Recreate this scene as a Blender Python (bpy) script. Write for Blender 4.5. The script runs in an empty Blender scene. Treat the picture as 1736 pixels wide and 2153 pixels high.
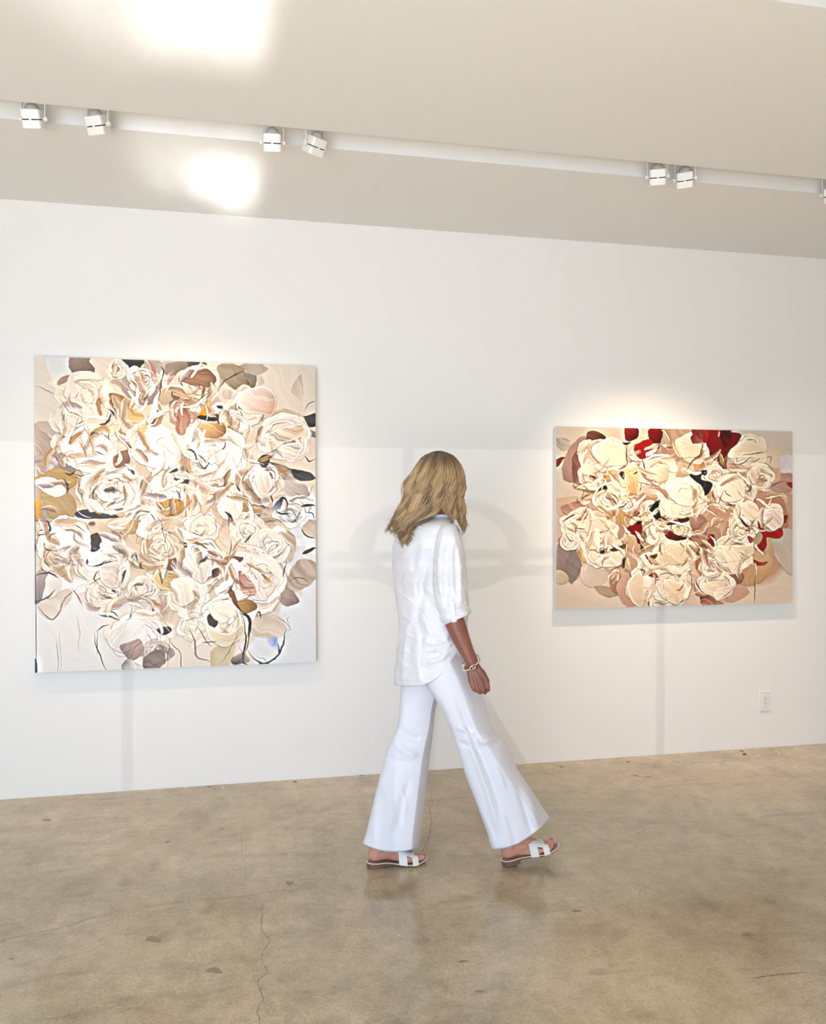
import bpy, bmesh, math, random
import numpy as np
from mathutils import Vector, Matrix, noise as mnoise

# ------------------------------------------------------------------ camera
F, PPX, PPY = 1740.0, 868.6, 1089.5            # focal length and principal point for a 1736 x 2153 frame
YAW, PITCH, ROLL, EYE = 0.2122, -0.0038, -0.0016, 1.466
WALL_Y, CEIL = 4.621, 3.098
sc = bpy.context.scene
COL = sc.collection
def axes():
    cy, sy = math.cos(YAW), math.sin(YAW)
    r = np.array([cy, -sy, 0.]); w = np.array([sy, cy, 0.]); u = np.array([0, 0, 1.])
    cp, sp = math.cos(PITCH), math.sin(PITCH)
    w2 = w*cp + u*sp; u2 = u*cp - w*sp
    cr, sr = math.cos(ROLL), math.sin(ROLL)
    return r*cr + u2*sr, u2*cr - r*sr, w2
AR, AU, AW = axes()
EYEP = np.array([0, 0, EYE])
cam_d = bpy.data.cameras.new('camera'); cam = bpy.data.objects.new('camera', cam_d); COL.objects.link(cam)
cam_d.sensor_fit = 'VERTICAL'; cam_d.sensor_height = 24.0; cam_d.lens = F/2153*24.0
cam_d.shift_y = (PPY-1076.5)/2153; cam_d.shift_x = -(PPX-868)/2153
cam_d.clip_start = 0.05
M4 = Matrix(((AR[0], AU[0], -AW[0], 0), (AR[1], AU[1], -AW[1], 0), (AR[2], AU[2], -AW[2], EYE), (0, 0, 0, 1)))
cam.matrix_world = M4
sc.camera = cam

# ------------------------------------------------------------------ world, daylight, exposure
sc.view_settings.view_transform = 'Standard'; sc.view_settings.look = 'None'
sc.view_settings.gamma = 1.0; sc.view_settings.use_curve_mapping = False
sc.view_settings.exposure = 0.21
sc.cycles.use_denoising = True
sc.cycles.max_bounces = 10; sc.cycles.diffuse_bounces = 6
sc.cycles.sample_clamp_indirect = 6.0
world = bpy.data.worlds.new('sky'); sc.world = world; world.use_nodes = True
bg = world.node_tree.nodes['Background']; bg.inputs[0].default_value = (0.62, 0.78, 1.0, 1); bg.inputs[1].default_value = 0.8
def lamp(name, kind, loc, to, power, color, **kw):
    d = bpy.data.lights.new(name, kind); d.energy = power; d.color = color
    for k, v in kw.items(): setattr(d, k, v)
    o = bpy.data.objects.new(name, d); COL.objects.link(o); o.location = loc
    o.rotation_euler = (Vector(to)-Vector(loc)).to_track_quat('-Z', 'Y').to_euler()
    return o
FRONT_Y = -2.4
# sky seen through the storefront (cool, falling downwards) and an added ceiling fill lamp standing in for pavement bounce (warm, rising)
lamp('sky_through_storefront', 'AREA', (-2.2, FRONT_Y+.08, 1.7), (0.8, 4.0, -1.3), 88, (0.38, 0.65, 1.0), shape='RECTANGLE', size=3.8, size_y=2.0, spread=math.radians(118))
lamp('ceiling_fill', 'AREA', (-1.2, FRONT_Y+.1, 0.5), (-.2, .6, 3.1), 60, (1.0, 0.97, 0.94), shape='RECTANGLE', size=5.2, size_y=0.7, spread=math.radians(105))
lamp('bounce_sun', 'SUN', (-3, -6, 6), (-3+.16, -6+.70, 6-.70), 31.0, (1.0, 0.98, 0.95), angle=math.radians(.53))  # added sun: its floor patch, out of view, bounces light up to the ceiling
# low sun glancing off the cars across the street: faint shadow of the window lettering on the gallery wall
SUN_DIR = Vector((0.28, 1.0, -0.12)).normalized()
sun = lamp('low_street_sun', 'SUN', (-2, -6, 3), Vector((-2, -6, 3))+SUN_DIR, 0.31, (1.0, 0.95, 0.9), angle=math.radians(0.04))
# bright sun thrown up through the storefront by a windscreen outside: two narrow beams that land on the ceiling
def glint(x0, x1, y0, y1, power, el=22.0, spread=1.6):
    te = math.tan(math.radians(el)); src = (( x0+x1)/2, FRONT_Y-.22, CEIL-te*((y0+y1)/2-FRONT_Y+.22))
    return lamp('windscreen_glint', 'AREA', src, (src[0], (y0+y1)/2, CEIL), power, (0.97, 1.0, 0.97), shape='RECTANGLE', size=x1-x0, size_y=(y1-y0)*math.sin(math.radians(el)), spread=math.radians(spread))
glint(-.30, .10, 2.25, 3.06, .75); glint(-.62, .10, 1.9, 2.88, .9, spread=3); glint(-.95, .09, 1.8, 2.62, .7, spread=3); glint(-.46, -.30, 2.86, 2.96, .05, spread=3)
glint(-.20, .09, 3.92, 4.36, .40); glint(-.42, .09, 3.80, 4.24, .42, spread=2.6); glint(-.08, .08, 4.0, 4.62, .16, spread=1.4)

# ------------------------------------------------------------------ helpers
def PX(px, py, d):
    v = AW + AR*((px-PPX)/F) - AU*((py-PPY)/F)
    return EYEP + v*d
def on_y(px, py, Y):
    v = AW + AR*((px-PPX)/F) - AU*((py-PPY)/F)
    return EYEP + v*(Y/v[1])
def on_z(px, py, Z):
    v = AW + AR*((px-PPX)/F) - AU*((py-PPY)/F)
    return EYEP + v*((Z-EYE)/v[2])
def link(name, me, mat=None, parent=None, loc=None, smooth=False):
    o = bpy.data.objects.new(name, me); COL.objects.link(o)
    if mat: me.materials.append(mat)
    if loc is not None: o.location = loc
    if parent: o.parent = parent
    if smooth: me.polygons.foreach_set('use_smooth', [True]*len(me.polygons))
    return o
def base_of(o):
    b = Vector((0, 0, 0))
    while o: b = b + o.location; o = o.parent
    return b
def mesh(name, verts, faces, mat=None, parent=None, base=None, smooth=False):
    """verts in world space; the object's origin sits at base (or at its parent's origin)"""
    off = base_of(parent) if parent else Vector(base) if base is not None else Vector((0, 0, 0))
    V = np.asarray(verts, dtype=float) - np.array(off)
    me = bpy.data.meshes.new(name); me.from_pydata(V.tolist(), [], [list(map(int, f)) for f in faces]); me.update()
    return link(name, me, mat, parent, off if (not parent) else None, smooth)
def frombm(name, bm, mat=None, parent=None, base=None, smooth=False):
    off = base_of(parent) if parent else Vector(base) if base is not None else Vector((0, 0, 0))
    bmesh.ops.translate(bm, verts=bm.verts, vec=-off)
    me = bpy.data.meshes.new(name); bm.to_mesh(me); bm.free()
    return link(name, me, mat, parent, off if (not parent) else None, smooth)
def tag(o, label=None, cat=None, group=None, kind=None):
    if label: o['label'] = label
    if cat: o['category'] = cat
    if group: o['group'] = group
    if kind: o['kind'] = kind
    return o
def empty(name, loc, label, cat, group=None):
    o = bpy.data.objects.new(name, None); COL.objects.link(o); o.location = loc; o.empty_display_size = .05
    return tag(o, label, cat, group)
def bm_box(bm, lo, hi, bevel=0, seg=2):
    r = bmesh.ops.create_cube(bm, size=1)
    vs = r['verts']
    for v in vs:
        v.co = Vector([lo[i] + (v.co[i]+.5)*(hi[i]-lo[i]) for i in range(3)])
    if bevel:
        es = list({e for v in vs for e in v.link_edges})
        bmesh.ops.bevel(bm, geom=es, offset=bevel, segments=seg, affect='EDGES', profile=.5)
    return vs
def box(name, lo, hi, mat, parent=None, bevel=0, base=None, kind=None, smooth=False):
    bm = bmesh.new(); bm_box(bm, lo, hi, bevel)
    o = frombm(name, bm, mat, parent, base, smooth)
    if kind: o['kind'] = kind
    return o
def lin(c):
    c = np.asarray(c, float)/255.0
    return np.where(c <= .04045, c/12.92, ((c+.055)/1.055)**2.4)
def tube(pts, rad, sides=8, cap=True):
    """verts, faces of a tube along pts; rad scalar or list"""
    pts = [Vector(p) for p in pts]; n = len(pts)
    rad = [rad]*n if np.isscalar(rad) else rad
    V, Fc = [], []
    t0 = (pts[1]-pts[0]).normalized()
    nrm = t0.orthogonal().normalized()
    for i, p in enumerate(pts):
        t = (pts[min(i+1, n-1)]-pts[max(i-1, 0)]).normalized()
        nrm = (nrm - t*nrm.dot(t)).normalized(); bn = t.cross(nrm)
        for k in range(sides):
            a = 2*math.pi*k/sides
            V.append(p + (nrm*math.cos(a)+bn*math.sin(a))*rad[i])
    for i in range(n-1):
        for k in range(sides):
            k2 = (k+1) % sides
            Fc.append((i*sides+k, i*sides+k2, (i+1)*sides+k2, (i+1)*sides+k))
    if cap:
        Fc.append(tuple(range(sides))[::-1]); Fc.append(tuple((n-1)*sides+k for k in range(sides)))
    return V, Fc
def merge(parts):
    V, Fc = [], []
    for v, f in parts:
        o = len(V); V += [tuple(x) for x in v]; Fc += [tuple(i+o for i in q) for q in f]
    return V, Fc
def spline(pts, n, closed=False):
    P = np.asarray(pts, float); m = len(P); out = []
    tt = np.linspace(0, m if closed else m-1, n, endpoint=not closed)
    for t in tt:
        i = int(min(math.floor(t), m-1 if closed else m-2)); u = t-i
        g = (lambda k: P[k % m]) if closed else (lambda k: P[min(max(k, 0), m-1)])
        a, b, c, d = g(i-1), g(i), g(i+1), g(i+2)
        out.append(.5*((2*b)+(c-a)*u+(2*a-5*b+4*c-d)*u*u+(3*b-a-3*c+d)*u**3))
    return np.array(out)

# ------------------------------------------------------------------ materials
def new_mat(name, col, rough=.5, spec=.5, metal=0.0):
    m = bpy.data.materials.new(name); m.use_nodes = True
    b = m.node_tree.nodes['Principled BSDF']
    b.inputs['Base Color'].default_value = (*col, 1); b.inputs['Roughness'].default_value = rough
    b.inputs['Specular IOR Level'].default_value = spec; b.inputs['Metallic'].default_value = metal
    return m, m.node_tree, b
def noise_bump(nt, b, scale, strength, dist=.002, detail=4, coord='Object', stretch=None):
    tc = nt.nodes.new('ShaderNodeTexCoord'); mp = nt.nodes.new('ShaderNodeMapping')
    if stretch: mp.inputs['Scale'].default_value = stretch
    n = nt.nodes.new('ShaderNodeTexNoise'); n.inputs['Scale'].default_value = scale; n.inputs['Detail'].default_value = detail
    bp = nt.nodes.new('ShaderNodeBump'); bp.inputs['Strength'].default_value = strength; bp.inputs['Distance'].default_value = dist
    L = nt.links.new
    L(tc.outputs[coord], mp.inputs[0]); L(mp.outputs[0], n.inputs['Vector']); L(n.outputs[0], bp.inputs['Height']); L(bp.outputs[0], b.inputs['Normal'])
    return n, bp
def noise_color(nt, b, c1, c2, scale, detail=4, lo=.35, hi=.65):
    tc = nt.nodes.new('ShaderNodeTexCoord'); n = nt.nodes.new('ShaderNodeTexNoise'); n.inputs['Scale'].default_value = scale; n.inputs['Detail'].default_value = detail
    r = nt.nodes.new('ShaderNodeValToRGB'); r.color_ramp.elements[0].position = lo; r.color_ramp.elements[1].position = hi
    r.color_ramp.elements[0].color = (*c1, 1); r.color_ramp.elements[1].color = (*c2, 1)
    nt.links.new(tc.outputs['Object'], n.inputs['Vector']); nt.links.new(n.outputs[0], r.inputs[0]); nt.links.new(r.outputs[0], b.inputs['Base Color'])
def paint_wall(name, col):
    m, nt, b = new_mat(name, col, .6, .3)
    noise_bump(nt, b, 140, .05, .001)
    return m
M_WALL = paint_wall('white_wall_paint', (.825, .805, .780))
M_CEIL = paint_wall('white_ceiling_paint', (.80, .785, .765))
M_SIDE = paint_wall('side_wall_paint', (.78, .76, .73))

def floor_material():
    m, nt, b = new_mat('polished_concrete', (.4, .34, .26), .3, .5)
    L = nt.links.new; N = nt.nodes.new
    tc = N('ShaderNodeTexCoord')
    def noise(scale, detail, rough=.55, dist=0, stretch=None):
        n = N('ShaderNodeTexNoise'); n.inputs['Scale'].default_value = scale; n.inputs['Detail'].default_value = detail
        n.inputs['Roughness'].default_value = rough; n.inputs['Distortion'].default_value = dist
        if stretch:
            mp = N('ShaderNodeMapping'); mp.inputs['Scale'].default_value = stretch; L(tc.outputs['Object'], mp.inputs[0]); L(mp.outputs[0], n.inputs['Vector'])
        else: L(tc.outputs['Object'], n.inputs['Vector'])
        return n.outputs[0]
    def ramp(src, stops):
        r = N('ShaderNodeValToRGB'); e = r.color_ramp.elements
        while len(e) < len(stops): e.new(.5)
        for k, (p, c) in enumerate(stops): e[k].position = p; e[k].color = (*c, 1)
        L(src, r.inputs[0]); return r.outputs[0]
    def mix(a, bb, f, mode='MIX'):
        x = N('ShaderNodeMix'); x.data_type = 'RGBA'; x.blend_type = mode
        for s, i in ((a, 6), (bb, 7), (f, 0)):
            if hasattr(s, 'is_output'): L(s, x.inputs[i])
            elif i == 0: x.inputs[0].default_value = s
            else: x.inputs[i].default_value = (*s, 1)
        return x.outputs[2]
    base = ramp(noise(1.3, 10, .72, .15), [(.30, lin((166, 149, 122))), (.48, lin((186, 168, 139))), (.70, lin((206, 190, 162)))])
    patch = ramp(noise(4.2, 10, .74, .25), [(.33, (.70, .70, .69)), (.5, (1, 1, 1)), (.72, (1.12, 1.1, 1.08))])
    c = mix(base, patch, .75, 'MULTIPLY')
    green = ramp(noise(.8, 4, .5, .3), [(.5, (0, 0, 0)), (.68, (1, 1, 1))])
    c = mix(c, lin((160, 150, 112)), mix((0, 0, 0), green, .22))
    smear = ramp(noise(5, 8, .7, .8, (.45, 1.5, 1)), [(.30, (.62, .60, .58)), (.44, (1, 1, 1)), (1, (1.05, 1.05, 1.05))])
    c = mix(c, smear, .7, 'MULTIPLY')
    mottle = ramp(noise(17, 9, .75, .2), [(.32, (.78, .765, .74)), (.5, (1, 1, 1)), (.68, (1.13, 1.12, 1.10))])
    c = mix(c, mottle, .75, 'MULTIPLY')
    grit = ramp(noise(95, 4, .75), [(.30, (.66, .64, .60)), (.47, (1, 1, 1)), (.70, (1.22, 1.20, 1.16))])
    c = mix(c, grit, .8, 'MULTIPLY')
    fine = ramp(noise(260, 3, .7), [(.30, (.74, .72, .69)), (.5, (1, 1, 1)), (.70, (1.18, 1.17, 1.14))])
    c = mix(c, fine, .7, 'MULTIPLY')
    speck = ramp(noise(62, 2, .5), [(.24, (.5, .46, .4)), (.31, (1, 1, 1))])
    c = mix(c, speck, .6, 'MULTIPLY')
    c = mix(c, (.885, .895, .915), 1.0, 'MULTIPLY')
    L(c, b.inputs['Base Color'])
    rr = ramp(noise(2.6, 7, .65, .5), [(.3, (.09,)*3), (.7, (.23,)*3)])
    L(rr, b.inputs['Roughness'])
    bp = N('ShaderNodeBump'); bp.inputs['Strength'].default_value = .12; bp.inputs['Distance'].default_value = .002
    L(noise(9, 5, .6), bp.inputs['Height']); L(bp.outputs[0], b.inputs['Normal'])
    b.inputs['Specular IOR Level'].default_value = .55
    return m
M_FLOOR = floor_material()
M_CRACK = new_mat('crack_dirt', tuple(lin((108, 95, 76))), .9, .1)[0]
M_STAIN = new_mat('oil_stain', tuple(lin((138, 122, 97))), .35, .5)[0]
M_CHIP = new_mat('paint_chip', tuple(lin((228, 224, 215))), .6, .3)[0]
M_CANVAS = new_mat('primed_canvas', (.80, .78, .75), .7, .2)
noise_bump(M_CANVAS[1], M_CANVAS[2], 600, .1, .0006); M_CANVAS = M_CANVAS[0]
def attr_mat(name, rough, spec, attr='paint'):
    m, nt, b = new_mat(name, (.8, .8, .8), rough, spec)
    a = nt.nodes.new('ShaderNodeAttribute'); a.attribute_name = attr
    nt.links.new(a.outputs['Color'], b.inputs['Base Color'])
    return m, nt, b
M_PAINT = attr_mat('oil_paint', .42, .35)[0]
M_WHITE_METAL = new_mat('white_powder_coat', (.82, .80, .76), .35, .5)[0]
M_DOME = new_mat('grey_lamp_dome', (.42, .40, .36), .5, .4)[0]
M_DARK = new_mat('dark_slot', (.03, .03, .03), .6, .3)[0]
M_CORD = new_mat('pale_cord', (.6, .58, .52), .5, .4)[0]
M_PLASTIC = new_mat('outlet_plastic', (.80, .77, .73), .35, .5)[0]
M_SLOTH = new_mat('outlet_hole', (.12, .10, .09), .6, .3)[0]
mb, nt, b = new_mat('halogen_bulb', (1, .9, .7), .3, .3)
b.inputs['Emission Color'].default_value = (1, .78, .5, 1); b.inputs['Emission Strength'].default_value = 12; M_BULB = mb

# ------------------------------------------------------------------ room shell
XL, XR = -5.2, 5.6
fl = box('floor', (XL, FRONT_Y-.2, -.12), (XR, WALL_Y+.15, 0), M_FLOOR, base=(0, 0, 0), kind='structure')
tag(fl, 'worn polished concrete floor with hairline cracks and stains')
wb = box('wall_back', (XL, WALL_Y, 0), (XR, WALL_Y+.15, CEIL), M_WALL, base=(0, WALL_Y, 0), kind='structure')
tag(wb, 'plain white gallery wall carrying the paintings')
box('wall_left', (XL-.15, FRONT_Y-.2, 0), (XL, WALL_Y+.15, CEIL), M_SIDE, base=(XL, 0, 0), kind='structure')
box('wall_right', (XR, FRONT_Y-.2, 0), (XR+.15, WALL_Y+.15, CEIL), M_SIDE, base=(XR, 0, 0), kind='structure')
# ceiling with two recessed lighting slots that run along the wall
yA = float(np.mean([on_z(x, 212+.0939*x, CEIL)[1] for x in (100, 868, 1600)]))
yB = float(np.mean([on_z(0, 249, CEIL)[1], on_z(700, 316, CEIL)[1], on_z(1736, 404, CEIL)[1]]))
yC = float(np.mean([on_z(1600, 0, CEIL)[1], on_z(1736, 14, CEIL)[1]]))
SLOT = .16
bm = bmesh.new()
for a, c in ((FRONT_Y-.2, yC-.16), (yC, yA), (yB, WALL_Y+.15)):
    bm_box(bm, (XL-.15, a, CEIL), (XR+.15, c, CEIL+SLOT))
bm_box(bm, (XL-.15, FRONT_Y-.2, CEIL+SLOT), (XR+.15, WALL_Y+.15, CEIL+SLOT+.08))
tag(frombm('ceiling', bm, M_CEIL, base=(0, 0, CEIL)), 'white ceiling with recessed lighting slots', kind='structure')

# storefront wall behind the viewer: opening, mullions, vinyl on the glass
WX0, WX1, WZ0, WZ1 = -4.3, 2.6, .12, 2.75
bm = bmesh.new()
bm_box(bm, (XL, FRONT_Y-.15, 0), (WX0, FRONT_Y, CEIL)); bm_box(bm, (WX1, FRONT_Y-.15, 0), (XR, FRONT_Y, CEIL))
bm_box(bm, (WX0, FRONT_Y-.15, 0), (WX1, FRONT_Y, WZ0)); bm_box(bm, (WX0, FRONT_Y-.15, WZ1), (WX1, FRONT_Y, CEIL))
frombm('wall_front', bm, M_SIDE, base=(0, FRONT_Y, 0))['kind'] = 'structure'
win = bpy.data.objects.new('window_1', None); COL.objects.link(win); win.location = (WX0, FRONT_Y, WZ0); win['kind'] = 'structure'
M_FRAME = new_mat('dark_window_frame', (.05, .05, .055), .4, .5)[0]
mg = bpy.data.materials.new('storefront_glass'); mg.use_nodes = True; nt = mg.node_tree
nt.nodes.clear(); o_ = nt.nodes.new('ShaderNodeOutputMaterial'); t_ = nt.nodes.new('ShaderNodeBsdfTransparent'); g_ = nt.nodes.new('ShaderNodeBsdfGlossy'); x_ = nt.nodes.new('ShaderNodeMixShader')
t_.inputs[0].default_value = (.97, .98, .98, 1); g_.inputs['Roughness'].default_value = .02; x_.inputs[0].default_value = .05
nt.links.new(t_.outputs[0], x_.inputs[1]); nt.links.new(g_.outputs[0], x_.inputs[2]); nt.links.new(x_.outputs[0], o_.inputs[0])
mv = bpy.data.materials.new('etched_vinyl'); mv.use_nodes = True; nt = mv.node_tree
nt.nodes.clear(); o_ = nt.nodes.new('ShaderNodeOutputMaterial'); t_ = nt.nodes.new('ShaderNodeBsdfTransparent'); g_ = nt.nodes.new('ShaderNodeBsdfTranslucent'); x_ = nt.nodes.new('ShaderNodeMixShader')
x_.inputs[0].default_value = .95; nt.links.new(t_.outputs[0], x_.inputs[1]); nt.links.new(g_.outputs[0], x_.inputs[2]); nt.links.new(x_.outputs[0], o_.inputs[0])
GY = FRONT_Y-.08
def to_window(px, py):
    p = Vector(on_y(px, py, WALL_Y)); t = (p.y-GY)/SUN_DIR.y
    return p - SUN_DIR*t
MUL = (-4.27, -2.55, -1.02, .55, 2.57)
for k in range(4):
    box('pane', (MUL[k]+.03, GY-.004, WZ0+.02), (MUL[k+1]-.03, GY+.004, WZ1-.02), mg, win)
for x in MUL:
    box('mullion', (x-.02, GY-.03, WZ0), (x+.02, GY+.03, WZ1), M_FRAME, win)
for z in (WZ0+.02, WZ1-.02):
    box('rail', (WX0, GY-.05, z-.025), (WX1, GY+.05, z+.025), M_FRAME, win)
# ring emblem
c0 = to_window(930, 1148); ex = to_window(1115, 1148).x-c0.x; ez = c0.z-to_window(930, 1250).z
V, Fc = [], []
for k in range(64):
    a = 2*math.pi*k/64
    for s, sx, sz in ((1, 1, 1), (0, .74, .78)):
        V.append((c0.x+ex*sx*math.cos(a), GY+.006, c0.z+ez*sz*math.sin(a)))
for k in range(64):
    q = (k+1) % 64; Fc.append((2*k, 2*q, 2*q+1, 2*k+1))
mesh('vinyl_emblem', V, Fc, mv, win)
for (a, b_) in (((690, 1160), (1165, 1178)), ((690, 1196), (1165, 1212))):
    p, q = to_window(*a), to_window(b_[0], b_[1])
    mesh('vinyl_band', [(p.x, GY+.006, p.z), (q.x, GY+.006, p.z), (q.x, GY+.006, p.z-.06), (p.x, GY+.006, p.z-.06)], [(0, 1, 2, 3)], mv, win)
def letters(body, px, py, hpx):
    cu = bpy.data.curves.new('window_letters', 'FONT'); cu.body = body
    p = to_window(px, py); hh = p.z-to_window(px, py+hpx).z
    cu.size = hh*1.42; cu.space_character = 1.25; cu.offset = hh*.045
    o = bpy.data.objects.new('window_letters', cu); COL.objects.link(o); o.parent = win
    o.location = Vector((p.x, GY+.007, p.z-hh))-win.location; o.rotation_euler = (math.pi/2, 0, 0)
    cu.materials.append(mv)
letters('ELL', 478, 1562, 17); letters('DER', 622, 1558, 19)

# hairline cracks, stains and paint chips belong to the floor
rng = random.Random(5)
def crack(pts, wpx, jag, seed, n=90):
    r = random.Random(seed)
    P = spline(pts, n); V, Fc = [], []
    off = 0
    for i, (x, y) in enumerate(P):
        off = off*.7 + r.uniform(-jag, jag)
        p = on_z(x+off, y+r.uniform(-.6, .6), .0006); w = wpx*.0006*(r.uniform(.35, 1.2))*min(1, i/6, (n-1-i)/6+.05)
        a_ = on_z(*P[max(i-1, 0)], 0); c_ = on_z(*P[min(i+1, n-1)], 0); tx, ty = c_[0]-a_[0], c_[1]-a_[1]; L_ = math.hypot(tx, ty)+1e-9
        nn = np.array([-ty/L_, tx/L_, 0])*w
        V += [tuple(p+nn), tuple(p-nn)]
        if i: Fc.append((2*i-2, 2*i-1, 2*i+1, 2*i))
    return mesh('crack', V, Fc, M_CRACK, fl)
crack([(902, 1655), (909, 1685), (902, 1705), (908, 1730), (899, 1765), (884, 1800), (872, 1840)], 1.2, 1.6, 1)
crack([(553, 1895), (549, 1930), (551, 1955), (566, 1978), (550, 2010), (562, 2042), (542, 2062), (550, 2100), (540, 2125), (548, 2153)], 1.3, 1.9, 2, 140)
crack([(0, 1979), (70, 1962), (130, 1950), (210, 1925), (300, 1908), (420, 1892), (520, 1884), (560, 1875), (630, 1868), (690, 1842), (758, 1821)], 1.15, 1.3, 3, 240)
crack([(506, 1750), (508, 1785), (510, 1815)], .9, .7, 4, 40)
crack([(398, 1721), (410, 1721), (419, 1724)], 1.2, .4, 6, 20)
crack([(1580, 2058), (1625, 2050), (1660, 2047), (1700, 2044)], 2.6, 1.8, 7, 50)
crack([(1340, 1895), (1350, 1868), (1362, 1885)], 1.2, .9, 8, 24)
crack([(1180, 1778), (1240, 1783), (1330, 1790), (1420, 1788)], .7, 1.0, 9, 60)
crack([(616, 1760), (621, 1790), (622, 1830)], .6, 1.0, 10, 30)
crack([(293, 1745), (297, 1768)], .9, .8, 11, 20)
crack([(700, 1735), (712, 1762), (722, 1790)], .6, 1.0, 12, 30)
crack([(1240, 1652), (1262, 1654), (1272, 1660)], 1.4, .7, 13, 20)
crack([(1330, 1632), (1365, 1634)], 1.6, .7, 14, 20)
crack([(1482, 1840), (1530, 1850), (1580, 1862), (1640, 1868)], .7, 1.5, 15, 60)
crack([(1350, 1866), (1420, 1880), (1480, 1905), (1560, 1935)], .6, 2.2, 16, 70)
def stain(px, py, a, b_, seed, name='stain', mat=None, n=26, jag=.35):
    r = random.Random(seed); ph = [r.uniform(0, 6.3) for _ in range(4)]
    V = [tuple(on_z(px, py, .0004))]
    for k in range(n):
        t = 2*math.pi*k/n
        q = 1+jag*(math.sin(2*t+ph[0])*.5+math.sin(3*t+ph[1])*.5+math.sin(7*t+ph[2])*.3)+r.uniform(-.1, .1)*jag*2
        V.append(tuple(on_z(px+a*q*math.cos(t), py+b_*q*math.sin(t), .0004)))
    return mesh(name, V, [(0, 1+k, 1+(k+1) % n) for k in range(n)], mat or M_STAIN, fl)
stain(451, 2040, 14, 7, 1); stain(322, 1975, 16, 6, 2); stain(609, 1857, 7, 6, 3); stain(352, 1770, 5, 2, 4); stain(466, 1743, 6, 1.5, 5)
stain(1570, 1965, 10, 4, 6); stain(1595, 1966, 8, 2.5, 9); stain(974, 2021, 9, 3, 7); stain(1008, 2084, 10, 3, 8); stain(1419, 1909, 3, 2, 10)
stain(407, 2023, 3, 1.5, 11); stain(25, 2015, 5, 2.5, 12); stain(1213, 1915, 9, 3, 13); stain(100, 1724, 9, 2.5, 14)
stain(1559, 1579, 4, 1.2, 21, mat=M_CRACK); stain(1565, 1586, 5, 2.2, 22, mat=M_CRACK); stain(1335, 1630, 8, 1.5, 23); stain(1363, 1634, 7, 1.5, 24)
for k, (x, y) in enumerate(((1590, 1575), (1594, 1588), (1631, 1579), (1637, 1584), (1675, 1574), (202, 1755), (1673, 1612), (1572, 1770), (1690, 1770), (838, 1966), (468, 1657), (390, 1656))):
    stain(x, y, 1.6, .8, 40+k, 'paint_chip', M_CHIP, 7, .3)
for k, (x, y) in enumerate(((439, 1654), (500, 1646), (620, 1644), (760, 1630), (1180, 1612), (1320, 1602))):
    stain(x, y, 4, 1.2, 60+k, 'stain', M_CRACK, 12, .5)

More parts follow.
